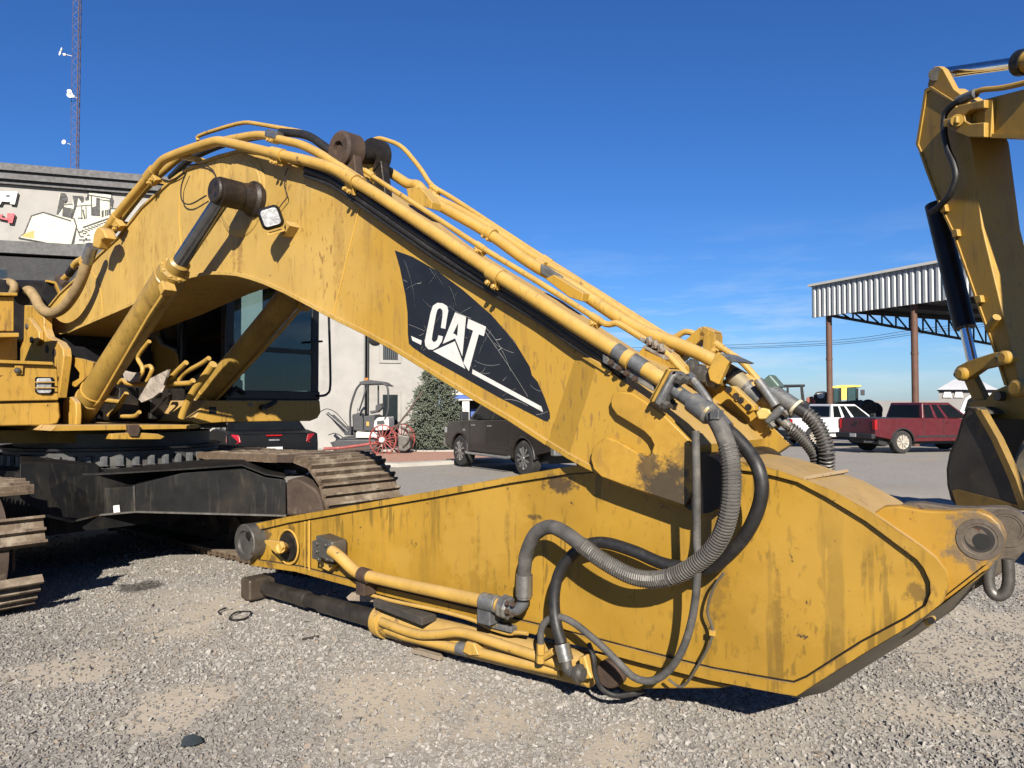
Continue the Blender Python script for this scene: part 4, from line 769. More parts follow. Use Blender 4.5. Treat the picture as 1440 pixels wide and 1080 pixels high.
# coiled hoses of the far side
fh = MB().tube(cat_spline(pl([(1120,573,.6),(1131,580,.6),(1141,588,.6),(1150,599,.6),(1157,614,.6),(1161.5,629,.6),(1163,642,.6),(1162,660,.62),(1156,690,.66)], 0), 8), .031, 14).build('coiled_hose', RUBBER, EX, label='upper of the two spring wrapped hoses behind the boom tip')
MB().tube(coil_points(cat_spline(pl([(1133,582,.6),(1141,588,.6),(1150,599,.6),(1157,614,.6),(1161.5,629,.6),(1163,642,.6),(1162,660,.62)], 0), 8), .0345, .016), .0048, 5).build('spring_guard', COIL, fh)
MB().tube(pl([(1086,551),(1119,573)], .6), .040, 18).build('ferrule', FITTING, fh); MB().tube(pl([(1118,572),(1121,574.5)], .6), .046, 18).build('collar', mat('cream_collar', (.55, .5, .36), .6), fh); MB().tube(pl([(1078,546),(1087,552)], .6), .028, 12).build('neck', FITTING, fh)
fh = MB().tube(cat_spline(pl([(1108,599,.62),(1118,606,.62),(1129,617,.62),(1140,630,.62),(1147,641,.62),(1150,655,.64),(1148,680,.66)], 0), 8), .024, 12).build('coiled_hose', RUBBER, EX, label='lower of the two spring wrapped hoses behind the boom tip')
MB().tube(coil_points(cat_spline(pl([(1113,603,.62),(1118,606,.62),(1129,617,.62),(1140,630,.62),(1147,641,.62),(1150,655,.64)], 0), 8), .0275, .0125), .0045, 5).build('spring_guard', COIL, fh)
MB().tube(pl([(1096,588),(1112,602)], .62), .024, 12).build('neck', FITTING, fh)
fa = (PS(1098,590,.62)-PS(1086,576,.62)).normalized(); fc = PS(1093,583,.62); fu = N.cross(fa).normalized()
MB().box(fc, fa*.022, N*.055, fu*.062).build('hose_flange', FITTING, fh, bevel=.02, segs=3); MB().box(fc-fa*.036, fa*.012, N*.056, fu*.064).build('flange_plate', Y_PIPE, fh, bevel=.015)
for i in (-1, 1):
    for j in (-1, 1): bolt(fh, fc+fa*.022+N*.034*i+fu*.045*j, fa, .018, .022)
MB().box(PS(1086,541,.62), fa*.04, N*.04, fu*.035).build('green_valve', mat('green_grey_fitting', (.14, .20, .17), .4, metal=.3, var=.2, vscale=20), pipeF, bevel=.012)
MB().prism(pl([(1075,542),(1082,535),(1086,534),(1084,541),(1078,548)], .6), N*.06).build('yellow_tab', Y_PIPE, pipeF, bevel=.004)
MB().tube(cat_spline(pl([(1066,535),(1074,546),(1083,559),(1091,571)], .56), 5), .024, 12).build('elbow_hose', FITTING, pipeE)
MB().prism(pl([(1062,580),(1070,573),(1082,576),(1084,581),(1076,590),(1066,590)], .55), N*.05).build('pale_guide', mat('pale_yellow', (.6, .45, .15), .5), boom, bevel=.01)
# ================================================================== undercarriage
def py(px, Y): return [PY(p[0], p[1], p[2] if len(p) > 2 else Y) for p in px]
MB().prism(py([(139,687,6.25),(189,684,6.25),(189.5,682,6.25),(257,665,6.25),(339,657.5,6.25),(373,671,6.28),(402,675,6.3),(402,725,6.3),(189.5,719.5,6.25),(140.6,724,6.25)], 0), Vector((-.5, 1.3, 0))).build('carbody', CARBODY, EX, bevel=.01)
MB().prism(py([(28,651,5.7),(60,651,5.9),(140,655,6.3),(139,687,6.25),(140.6,724,6.25),(101,734,6.0),(61,725,5.8),(28,700,5.6)], 0), Vector((-.8, 1.2, 0))).build('carbody_leg', CARBODY, EX, bevel=.01)
MB().tube(py([(188.5,683),(189.5,719)], 6.24), .009, 6).build('weld_seam', STEEL, EX)
MB().tube(py([(139,687),(140.6,723)], 6.24), .006, 6).build('weld_seam', DARK, EX)
k = MB(); k.strip(py([(61,726,5.78),(101,735,5.98),(140,725.5,6.22),(190,721,6.22),(402,726.5,6.27)], 0), [Z*.014]*5, Vector((0, .3, 0))); k.build('carbody_edge', STEEL, EX)
k = MB(); k.strip(py([(45,668,6.0),(139,668,6.2),(257,661,6.2),(340,655,6.2),(373,668,6.24),(402,672.5,6.27)], 0), [Z*.012]*6, Vector((-.3, .9, 0.0))); k.build('carbody_top', CARBODY, EX)
MB().prism(py([(159.5,711),(168,710),(169,720),(160,721)], 6.235), Vector((0, -.003, 0))).build('paper_tag', WHITE, EX)
MB().prism(py([(402,676,6.3),(410,673,6.2),(418,674,6.15),(438,684,6.15),(447,690,6.15),(453,702,6.15),(456,725,6.15),(402,726,6.3)], 0), Vector((.1, .6, 0))).build('roller_frame_cap', TRACKD, EX, bevel=.03, segs=3)
def pad_mesh(w, m, seed):
    r = random.Random(seed); k = MB(); k.bx(-.098, .104, 0, w, -.012, .010)
    for x in (-.084, 0, .084): k.add([(x-.016, .0, .01), (x+.016, .0, .01), (x+.009, .0, .05), (x-.009, .0, .05), (x-.016, w, .01), (x+.016, w, .01), (x+.009, w, .05), (x-.009, w, .05)], [[0, 3, 2, 1], [4, 5, 6, 7], [0, 1, 5, 4], [1, 2, 6, 5], [2, 3, 7, 6], [3, 0, 4, 7]])
    o = k.build('track_shoe', m, None, bevel=.004, segs=1); d = o.data; bpy.data.objects.remove(o); return d
def track(tf, length, s0, w, rad, zc, skip, sag, ph=.5):
    """closed loop of shoes round idler and sprocket; positions by arc length"""
    t1 = tf-rad-.06; t0 = t1-length; P = []
    for i in range(25): q = math.pi/2-math.pi*i/24; P.append((t1+rad*math.cos(q), zc+rad*math.sin(q)))
    for i in range(1, 30): P.append((t1-length*i/30, zc-rad))
    for i in range(25): q = -math.pi/2-math.pi*i/24; P.append((t0+rad*math.cos(q), zc+rad*math.sin(q)))
    for i in range(1, 31): P.append((t0+length*i/30, zc+rad-sag*math.sin(math.pi*i/30)))
    L = [0]
    for a, b in zip(P[:-1], P[1:]): L.append(L[-1]+math.hypot(b[0]-a[0], b[1]-a[1]))
    chain = MB()
    for ss in (s0+w*.33, s0+w*.60):
        chain.strip([W(t, ss, z) for t, z in P], [W(t0+length/2, ss, zc)*0+((W(t0 if t < t0 else (t1 if t > t1 else t), ss, zc)-W(t, ss, z)).normalized()*.10) for t, z in P], N*.05)
    ch = chain.build('track_chain', TRACKD, EX)
    pitch = .206; num = int(L[-1]/pitch); datas = [pad_mesh(w, TRACK, i) for i in range(1)]; dd = pad_mesh(w, TRACKD, 9)
    for i in range(num):
        if i in skip: continue
        d = (i+ph)*pitch; j = 0
        while j < len(L)-2 and L[j+1] < d: j += 1
        a, b = P[j], P[j+1]; f = (d-L[j])/(L[j+1]-L[j]); t, z = a[0]+(b[0]-a[0])*f, a[1]+(b[1]-a[1])*f
        dx = Vector((D.x*(b[0]-a[0]), D.y*(b[0]-a[0]), b[1]-a[1])).normalized(); out = N.cross(dx).normalized() if True else 0
        cen = W(t0+length/2, s0, zc); pos = W(t, s0, z)
        near = W(min(max(t, t0), t1), s0, zc)
        if out.dot(pos-near) < 0: out = -out
        xax = N.cross(out).normalized()
        jig = random.uniform(-.02, .02)
        M = Matrix((xax, N, out)).transposed().to_4x4(); M.translation = pos+out*random.uniform(-.004, .006)
        o = bpy.data.objects.new('track_shoe', datas[0] if random.random() < .75 else dd); COL.objects.link(o); o.parent = ch; o.matrix_local = M @ Matrix.Rotation(jig, 4, 'Y')
    k = MB(); k.lathe(W(t1, s0+w*.30, zc), N, [(0, .05), (0, .25), (.03, .27), (.03, rad-.09), (w*.4-.03, rad-.09), (w*.4, .25)], 28); k.build('idler', TRACKD, EX)
    k = MB(); k.lathe(W(t0, s0+w*.35, zc), N, [(0, .05), (0, rad-.1), (w*.3, rad-.1), (w*.3, .05)], 20); k.build('sprocket', TRACKD, EX)
    MB().mbx(t0+.3, t1-.25, s0+w*.34, s0+w*.66, zc-.22, zc+.18).build('roller_frame', TRACKD, EX, bevel=.02)
    for i in range(7): MB().lathe(W(t0+.55+i*(length-1.0)/6, s0+w*.3, .22), N, [(0, .06), (0, .12), (w*.4, .12), (w*.4, .06)], 16).build('track_roller', TRACKD, EX)
track(-4.86, 3.55, .67, .80, .45, .51, (), .03)
track(-5.62, 3.2, -1.74, .65, .40, .46, (1, 3), .03, .42)
MB().tube(ptl([(18,752),(18.5,803)], -5.75), .012, 6).build('guard_strap', RUSTY, EX)
MB().mbx(-9.3, -6.6, -.75, 1.2, .40, .86).build('carbody_centre', CARBODY, EX)  # box added under the slew ring to shade the ground below
# ================================================================== building on the left
CREAM = mat('cream_stucco', (.405, .388, .362), .9, var=.08, vscale=1.5, dirt=(.345, .33, .305), dscale=1.2, dthr=.5, bump=.12, bscale=30)
SLATE = mat('slate_trim', (.07, .068, .07), .6, var=.08, vscale=2)
SLATE2 = mat('dark_stucco', (.042, .042, .045), .85, var=.2, vscale=3, dirt=(.07, .07, .07), dscale=2.5, bump=.1)
PANE = mat('dark_pane', (.02, .028, .03), .08, spec=.6, var=.2, vscale=1)
INK = mat('black_ink', (.012, .012, .013), .6); INKG = mat('grey_ink', (.022, .022, .023), .6)
MURALW = mat('mural_cream', (.60, .585, .46), .6, var=.03); MURALY = mat('mural_yellow', (.55, .37, .09), .6)
B0, B1 = Vector((-.6923*25.1, 25.1, 0)), Vector((-.1923*28.9, 28.9, 0))
BD = (B1-B0).normalized(); BN = Vector((BD.y, -BD.x, 0))          # along the wall, out of the wall towards the yard
def PB(x, y, off=0):
    r = ray(x, y); c = B0+BN*off; return CAMP+r*((c-CAMP).dot(BN)/r.dot(BN))
def bt(p): return (p-B0).dot(BD)
BZ = -.6; TOPZ = PB(0, 233).z
bld = thing('building', 'cream stucco building with a dark stepped cornice and a bulldozer painted on it', 'building', tuple(B0+BD*3+Z*BZ))
bEnd = bt(PB(618, 560)); bCut = bt(PB(514, 560)); b0 = -22
def wbox(nm, m, t0, t1, o0, o1, z0, z1, par=bld, **kw):
    c = B0+BD*((t0+t1)/2)+BN*((o0+o1)/2); return MB().box(Vector((c.x, c.y, (z0+z1)/2)), BD*((t1-t0)/2), BN*((o1-o0)/2), Z*((z1-z0)/2)).build(nm, m, par, **kw)
wbox('wall', CREAM, b0, bCut, -12, 0, BZ, TOPZ-.1, bevel=.12, segs=4)
wbox('wall', CREAM, bCut-.5, bEnd, -12.2, -.75, BZ, TOPZ-.5)
for i, (dz, ov) in enumerate(((.0, .42), (.24, .30), (.50, .16))):
    wbox('cornice', SLATE, b0-.3, bCut+.2, -12, ov, TOPZ-dz-(.241, .262, .14)[i], TOPZ-dz-.001*i)
# dark lower block
lo = PB(60, 340, 1.0).z
wbox('lower_block', SLATE2, b0, bt(PB(150, 400, 1.0)), .02, 1.0, BZ, PB(60, 363, 1.0).z)
wbox('block_fascia', SLATE, b0, bt(PB(152, 400, 1.15)), .02, 1.15, PB(60, 358, 1.15).z, PB(60, 341, 1.15).z)
wbox('window', PANE, bt(PB(-40, 385, 1.0)), bt(PB(10, 385, 1.0)), 1.002, 1.01, PB(5, 390, 1.0).z, PB(5, 379.5, 1.0).z)
# windows and door of the set-back wall
def opening(nm, x0, x1, y0, y1, off, frame=CREAM):
    a, b = bt(PB(x0, 560, off)), bt(PB(x1, 560, off)); z1, z0 = PB((x0+x1)/2, y0, off).z, PB((x0+x1)/2, y1, off).z
    f = wbox(nm, frame, a-.14, b+.14, off-.02, off+.05, z0-.14, z1+.14, bevel=.02)
    wbox('pane', PANE, a, b, off+.051, off+.06, z0, z1, par=f)
    return f, a, b, z0, z1
f, a, b, z0, z1 = opening('window', 538, 559, 470, 506, -.75)
for i in range(7): wbox('slat', SLATE, a+(b-a)*(i+.5)/7-.02, a+(b-a)*(i+.5)/7+.02, -.69, -.675, z0, z1, par=f)
opening('door', 538, 559, 555, 628, -.75)
opening('window', 380, 411, 432, 470, 0)
# dark strip and round head standing in for shade in the recessed corner
dp = wbox('shade_strip', INKG, bCut+.02, bCut+.20, -.72, -.6, BZ, PB(516, 455).z, bevel=.03)
MB().lathe(PB(527, 474, -.74), BN, [(0, .30), (.1, .30), (.16, .2), (.18, 0)], 24).build('shade_disc', INKG, bld)
# letters standing off the wall, cut by the edge of the photo
def zz(pts): return [(x/6, 240+y/6) for x, y in pts]
def flat(pts, off, th, nm, m, par=bld): return MB().prism([PB(x, y, off) for x, y in pts], BN*th).build(nm, m, par)
LA = zz([(-52,285),(-5,180),(145,178),(152,185),(128,288),(88,284),(92,268),(20,262),(5,290)]); LAh = zz([(55,206),(84,206),(80,222),(48,220)])
L4 = zz([(-10,368),(28,372),(20,396),(62,404),(66,362),(122,364),(128,372),(108,446),(70,442),(76,424),(-12,406)])
lt = flat(zz([(x*6+12, (y-240)*6+14) for x, y in LA]), .012, .05, 'letter_shadow', INK); lt = flat(LA, .07, .05, 'letter', WHITE); flat(LAh, .121, .004, 'letter_counter', SLATE2, lt)  # black offset copy painted in as the letter's drop shadow
flat(zz([(x*6+12, (y-240)*6+14) for x, y in L4]), .012, .05, 'letter_shadow', INK); flat(L4, .07, .05, 'letter', mat('red_paint', (.45, .03, .05), .5))  # same drop shadow, painted black behind the red numeral
# the painted bulldozer: flat cut-out figure on the wall
mural = flat(zz([(265,385),(365,355),(475,380),(490,300),(505,190),(550,190),(548,290),(610,285),(620,215),(690,215),(720,260),(750,170),(940,200),(940,320),(1010,325),(950,400),(900,500),(790,610),(620,622),(370,605),(165,568),(205,530)]), .02, .012, 'mural', MURALW)
ink = []
def line(a, b, w): 
    a, b = Vector((a[0], a[1])), Vector((b[0], b[1])); d = (b-a).normalized(); q = Vector((-d.y, d.x))*w*1.05; return [a+q, b+q, b-q, a-q]
for poly in ([(260,380),(270,388),(212,530),(165,562),(380,602),(385,612),(300,596),(155,572),(158,562),(200,528)], [(510,188),(552,190),(568,225),(566,255),(545,272),(540,300),(490,375),(476,372)], [(612,210),(700,215),(712,262),(690,275),(660,228),(648,300),(612,412),(598,406),(625,300)], [(938,198),(958,250),(945,322),(932,290)], [(720,230),(752,210),(752,250),(722,255)], [(616,400),(640,470),(600,622),(628,618),(652,470),(630,400)]):
    ink.append(poly)
for a, b, w in (((262,383),(365,352),6),((365,352),(600,425),6),((750,168),(942,198),7),((745,168),(740,235),6),((742,205),(935,236),5),((520,305),(612,325),4),((612,322),(604,402),4),((540,290),(615,284),4),((770,215),(775,380),5),((930,240),(930,390),5),((640,300),(770,290),4),((690,300),(690,410),4),((725,300),(728,405),4),((700,330),(716,410),6),((655,400),(700,402),5),((870,330),(870,390),5),((890,330),(890,385),5),((905,330),(905,380),6),((920,325),(920,375),6),((860,340),(862,395),4),((930,322),(1010,322),5),((700,480),(950,392),7),((650,490),(680,560),5)): ink.append(line(a, b, w))
for i in range(9): ink.append(line((690+i*26, 500-i*9), (740+i*22, 520-i*12), 5))
for i in range(7): ink.append(line((660+(i*37) % 90, 520+i*13), (700+(i*29) % 80, 515+i*14), 6))
k = MB()
for poly in ink: k.prism([PB(x/6, 240+y/6, .0335) for x, y in poly], BN*.002)
o = k.build('mural_lines', INK, mural); o['kind'] = 'stuff'
for poly, m in (([(530,308),(605,330),(600,402),(524,386)], INKG), ([(812,226),(842,232),(846,385),(782,382),(772,310),(808,300)], INKG), ([(820,245),(928,250),(926,262),(822,240)], INKG), ([(205,532),(285,505),(288,572),(185,556)], MURALY)):
    MB().prism([PB(x/6, 240+y/6, .0360) for x, y in poly], BN*.002).build('mural_patch', m, mural)
# ================================================================== lattice mast far behind
MAST = mat('mast_paint', (.11, .075, .07), .6, var=.2)
MY = 62.0; mx_ = [(93.7-720)/FPX*MY, (102.2-720)/FPX*MY]
mast = thing('radio_mast', 'tall brown lattice radio mast rising behind the cream building', 'mast', (mx_[0], MY, gz(0, MY)))
legs = [Vector((mx_[0], MY, 0)), Vector((mx_[1], MY, 0)), Vector((mx_[1]-.1, MY+.5, 0))]
for i, p in enumerate(legs): MB().cyl(p+Z*gz(0, MY), p+Z*48, (.022, .048, .04)[i], 6).build('leg', MAST, mast)
k = MB()
for i in range(96):
    for a, b in ((0, 1), (1, 2), (2, 0)):
        z = i*.5; p, q = (legs[a], legs[b]) if i % 2 else (legs[b], legs[a]); k.cyl(p+Z*z, q+Z*(z+.5), .013, 4)
o = k.build('lattice_brace', mat('mast_brace', (.20, .15, .14), .6), mast); o['kind'] = 'stuff'
AW = mat('antenna_white', (.8, .8, .8), .4)
def an(x, y): return PY(x, y, MY-.3)
for i, (x, y, rr, tilt, lab) in enumerate(((86, 75, .22, (-.8, -1, .1), 'small white dish on the mast, uppermost of three'), (98.5, 134, .25, (.4, -1, .1), 'white dish cluster in the middle of the lattice mast'), (91, 200, .20, (-.2, -1, 0), 'plain round white dish low on the lattice mast'))):
    p = an(x, y); dsh = thing('antenna', lab, 'antenna', tuple(p), group='antennas on the mast')
    k = MB(); k.lathe(p, Vector(tilt), [(0, .05), (.02, rr*.5), (.09, rr), (.10, rr), (.03, rr*.5), (.02, 0)], 18, close=False); k.build('dish', AW, dsh)
    if i < 2:
        MB().box(p+Vector((.3, 0, -.12)), Vector((.11, 0, 0)), Vector((0, .08, 0)), Z*.10).build('housing', AW, dsh, bevel=.03); MB().lathe(p+Vector((-.05 if i else .1, 0, .3)), Vector(tilt), [(0, .1), (.1, .17), (.11, 0)], 14).build('horn', AW, dsh)
    MB().cyl(p, Vector((legs[0].x if i != 1 else legs[1].x, MY, p.z-.1)), .03, 6).build('arm', AW, dsh)

# ================================================================== bed with spruce, implement, small digger
BED = mat('red_gravel', (.40, .205, .135), .95, var=.18, vscale=20, cell=(.56, .33, .24), cscale=14, bump=.4, bscale=18)
KERB = mat('pale_concrete', (.50, .47, .42), .9, var=.1, vscale=3)
def sheet(nm, px, m, h, kind='structure', th=.0):
    pts = [PGz(x, y) for x, y in px]; k = MB(); k.prism([p+Z*(h-.1) for p in pts], Z*.1); o = k.build(nm, m); o['kind'] = kind; return o
sheet('red_gravel_bed', [(430,652),(560,656),(650,651),(730,647),(730,638),(640,637),(430,637)], BED, .05)
sheet('kerb', [(430,652.8),(560,657.4),(650,652.4),(735,648.2),(735,646.6),(650,650.6),(560,655.4),(430,651)], KERB, .10)
sheet('sidewalk', [(430,636.5),(640,636.5),(735,637.5),(735,632),(640,631.5),(430,631.5)], KERB, .08)
ASPH = mat('asphalt', (.105, .102, .105), .9, var=.15, vscale=2, cell=(.2, .195, .19), cscale=60, bump=.4, bscale=60)
# spruce
SPR = mat('spruce_needles', (.145, .168, .12), .8, var=.45, vscale=6); BARK = mat('bark', (.09, .065, .045), .9, var=.3, bump=.4)
sp = PGz(614, 634.5); spruce = thing('spruce_tree', 'dense grey green spruce beside the cream building', 'tree', tuple(sp))
MB().cyl(sp-Z*.1, sp+Z*2.6, .09, 8, .02).build('trunk', BARK, spruce)
k = MB(); rr = random.Random(5); HT = 3.75; WD = 1.38
for i in range(1250):
    h = .04+.96*(rr.random()**1.25); ang = rr.random()*2*math.pi; R0 = WD*(1-h)**.66*(.86+.14*math.sin(ang*3+h*9))*min(1, .72+h*3)
    tip = sp+Vector((math.cos(ang)*R0, math.sin(ang)*R0, h*HT+.02)); dirv = Vector((math.cos(ang), math.sin(ang), .25-.35*(1-h)))
    L_ = .28+.22*(1-h)
    for j in range(13):
        f = rr.random(); base = tip-dirv*L_*f+Vector((rr.gauss(0, .07), rr.gauss(0, .07), rr.gauss(0, .05)))
        d = (dirv+Vector((rr.gauss(0, .55), rr.gauss(0, .55), rr.gauss(.25, .4)))).normalized(); ln = rr.uniform(.07, .15); u = d.orthogonal().normalized(); w = d.cross(u); r_ = rr.uniform(.02, .036)
        m_ = base+d*ln*.35
        k.add([base, m_+u*r_, m_-u*.5*r_+w*.87*r_, m_-u*.5*r_-w*.87*r_, base+d*ln], [[0, 2, 1], [0, 3, 2], [0, 1, 3], [1, 2, 4], [2, 3, 4], [3, 1, 4]])
k.build('crown', SPR, spruce, sharp=180)
# antique implement with red spoked wheels
REDP = mat('faded_red', (.30, .06, .05), .6, var=.2, vscale=6, dirt=(.5, .3, .25), dscale=9)
OLDI = mat('old_iron', (.10, .07, .055), .8, var=.3, vscale=5)
ip = PGz(538, 640.5); imp = thing('farm_implement', 'antique horse drawn implement with faded red spoked wheels by the spruce', 'farm implement', tuple(ip))
def spoked(c, axis, r, par):
    a = axis.normalized(); u = Z.copy(); w = a.cross(u).normalized(); k = MB()
    wh = MB().lathe(c-a*.03, a, [(0, r-.04), (0, r), (.05, r), (.05, r-.04), (0, r-.04)], 36, close=False).build('wheel', REDP, par)
    MB().lathe(c-a*.12, a, [(0, 0), (0, .07), (.04, .10), (.2, .10), (.24, .07), (.24, 0)], 16).build('hub', WHITE, wh)
    for i in range(14):
        q = 2*math.pi*i/14; v = u*math.cos(q)+w*math.sin(q); MB().cyl(c+v*.08, c+v*(r-.02), .022, 5, .016).build('spoke', REDP, wh)
ax_ = Vector((-.35, -1, 0)); r_w = .515
spoked(ip+Z*r_w, ax_, r_w, imp); spoked(ip+Z*r_w+Vector((.45, 1.25, 0)), ax_, r_w, imp)
MB().cyl(ip+Z*r_w, ip+Z*r_w+Vector((.45, 1.25, 0)), .03, 8).build('axle', OLDI, imp)
q = lambda x, y, d=.4: PY(x, y, ip.y+d)
MB().tube([q(455,631), q(480,630), q(537,622)], .05, 8).build('drawbar', REDP, imp); MB().tube([q(480,633), q(540,630)], .05, 6).build('beam', OLDI, imp)
MB().tube([q(594,550), q(575,578), q(560,597), q(548,615)], .035, 8).build('lever', OLDI, imp)
for i in range(5): MB().tube(cat_spline([q(560+i*3, 600+i*2, .3+.12*i), q(570+i*2.5, 602+i*3, .3+.12*i), q(576+i*.6, 612+i*2, .3+.12*i), q(573, 622+i, .3+.12*i), q(566, 628, .3+.12*i)], 5), .018, 6).build('tine', REDP if i % 2 else OLDI, imp)
MB().prism([q(559,611), q(577,614), q(577,630), q(570,635), q(560,634)], Vector((0, .5, 0))).build('scoop', STEEL, imp, bevel=.03)
MB().tube([q(550,600), q(585,592)], .02, 6).build('rod', OLDI, imp)
# small digger against the wall
DW = mat('digger_white', (.72, .70, .66), .5, var=.05); DG = mat('digger_grey', (.045, .046, .05), .5, var=.2)
mp = PGz(505, 636); mini = thing('mini_excavator', 'small white and charcoal excavator with an open canopy by the wall', 'excavator', tuple(mp))
e_ = lambda x, y, d=0: PY(x, y, mp.y+d)
def mpart(nm, m, px, d0, d1, **kw): return MB().prism([e_(x, y, d0) for x, y in px], Vector((0, d1-d0, 0))).build(nm, m, mini, **kw)
for d in (-.7, .75): mpart('track', DG, [(468,622),(474,618),(526,618),(533,623),(533,631),(527,636.5),(474,636.5),(467,631)], d-.17, d+.17, bevel=.05)
mpart('undercarriage', DG, [(480,615),(530,615),(530,625),(480,625)], -.5, .5)
mpart('cowling', DW, [(525,600),(526,592),(531,587),(546,586),(547,592),(547,605),(528,606)], -.6, .6, bevel=.05)
mpart('cowling_vent', DG, [(530,592),(540,591),(541,596),(530,597)], -.62, -.6)
mpart('floor_panel', DW, [(500,608),(530,608),(530,616),(500,616)], -.65, .65, bevel=.03)
mpart('side_body', DG, [(511,585),(527,583),(528,606),(511,606)], -.58, .58, bevel=.03)
mpart('yellow_tag', Y_PIPE, [(515,593),(519,593),(519,599),(515,599)], -.6, -.585)
mpart('seat', DG, [(528,570),(536,567),(538,573),(530,580),(521,582),(520,578),(528,577)], -.25, .25, bevel=.02)
mpart('control_stand', DG, [(495,583),(506,580),(511,588),(511,606),(496,606)], -.3, .3, bevel=.04)
mpart('canopy_roof', DG, [(505,537),(518,534),(538,536.5),(546,542),(544,543),(536,540),(506,541)], -.62, .62, bevel=.02)
for d in (-.58, .58):
    MB().tube(chaikin([e_(493,606,d), e_(492,573,d), e_(503,541,d), e_(520,536,d), e_(538,538,d), e_(546,544,d), e_(546,578,d), e_(541,590,d)], 2), .038, 8).build('canopy_post', DG, mini)
    MB().tube([e_(505,578,d), e_(517,541,d)], .03, 8).build('canopy_post', DG, mini)
MB().tube([e_(532,542,-.2), e_(532,574,-.2)], .03, 8).build('canopy_post', DG, mini)
MB().cyl(e_(515.5,536,-.3), e_(515.5,531.5,-.3), .07, 10).build('beacon', mat('amber', (.6, .2, .03), .3), mini)
mpart('swing_boss', DG, [(484,600),(497,600),(500,613),(484,612)], -.2, .2, bevel=.03)
for d in (-.16, .16): MB().tube([e_(460,581,d), e_(474,593,d), e_(489,607,d)], .06, 8).build('boom_side', DG, mini)
mpart('boom', DG, [(462,585),(468,583),(489,603),(484,610)], -.1, .1, bevel=.02)
mpart('dozer_blade', DG, [(464,622),(485,617),(487,630),(470,633)], -.75, .75, bevel=.02)
MB().tube(cat_spline([e_(450,579,0), e_(460,575,0), e_(472,580,0), e_(483,592,0), e_(490,600,0)], 6), .015, 6).build('hose', RUBBER, mini)
MB().tube([e_(503,574,-.2), e_(503,585,-.2)], .012, 6).build('lever', DG, mini)
# white and blue kiosk roof behind the spruce
kp = PGz(668, 610); kk = thing('kiosk', 'white stall with a blue banded roof edge behind the dark pickup', 'stall', (0, 40, gz(0, 40)))
BLUEP = mat('blue_band', (.05, .12, .42), .5)
def kb(nm, m, px, y0, y1): return MB().prism([PY(x, y, y0) for x, y in px], Vector((0, y1-y0, 0))).build(nm, m, kk)
kb('roof_edge', WHITE, [(636,549),(760,549),(760,555),(636,555)], 40, 44); kb('roof_band', BLUEP, [(636,555.5),(760,555.5),(760,560.5),(636,560.5)], 40, 44); kb('roof_edge', WHITE, [(636,561),(760,561),(760,563),(636,563)], 39.9, 44)
kb('post', WHITE, [(650,563),(660,563),(660,590),(650,590)], 40, 40.4); kb('post', WHITE, [(752,563),(760,563),(760,590),(752,590)], 40, 40.4); kb('back_panel', INKG, [(640,563),(760,563),(760,590),(640,590)], 43.6, 43.9); kb('counter', BLUEP, [(662,575),(750,575),(750,590),(662,590)], 41, 42)

# ================================================================== vehicles
TYRE = mat('tyre_rubber', (.028, .027, .026), .85, var=.25, vscale=8, dirt=(.10, .09, .075), dscale=4, bump=.15)
RIM_ = mat('alloy_rim', (.55, .55, .55), .3, metal=.8, var=.1); PALERIM = mat('pale_rim', (.55, .50, .42), .5, metal=.3, var=.15)
VGLASS = mat('vehicle_glass', (.010, .012, .013), .08, spec=.12, var=.2); VTRIM = mat('dark_trim', (.025, .025, .027), .5, var=.2)
REDL = mat('red_lens', (.42, .012, .016), .18, coat=.5, var=.15, vscale=15); PLATE = mat('number_plate', (.62, .62, .6), .5)
def vpart(nm, mb, m, par, **kw): return mb.build(nm, m, par, world=False, **kw)
def sideprism(prof, hw): return MB().prism([(-hw, y, z) for y, z in prof], (2*hw, 0, 0))
def arch(yc, r, zb, n=9): return [(yc+r*math.cos(math.pi*i/n), max(zb, .0)+0+(r*math.sin(math.pi*i/n))) for i in range(n+1)]
def wheel(par, x, y, r, w, rim, side):
    k = MB(); k.lathe((x-w/2*side, y, r), (side, 0, 0), [(0, r*.6), (0, r*.93), (w*.12, r), (w*.88, r), (w, r*.93), (w*1.0, r*.64), (w*.9, r*.62), (w*.9, .0)], 28); wh = vpart('wheel', k, TYRE, par)
    k = MB(); k.lathe((x+w*.42*side, y, r), (side, 0, 0), [(0, r*.62), (w*.09, r*.62), (w*.04, r*.56), (-.05, r*.5), (-.05, 0)], 24); vpart('rim', k, VTRIM if rim is RIM_ else rim, wh)
    for i in range(5):
        q = 2*math.pi*i/5; v = Vector((0, math.cos(q), math.sin(q))); u = Vector((0, -v.z, v.y)); c = Vector((x+w*.44*side, y, r))
        for sg in (-1, 1): k2 = MB(); k2.prism([c+v*r*.10+u*sg*r*.05, c+v*r*.6+u*sg*r*.24, c+v*r*.6+u*sg*r*.11, c+v*r*.12-u*sg*r*.02], (.03*side, 0, 0)); vpart('rim_spoke', k2, rim, wh)
    k = MB(); k.lathe((x+w*.44*side, y, r), (side, 0, 0), [(0, r*.17), (.04, r*.15), (.045, 0)], 14); vpart('hub_cap', k, rim, wh)
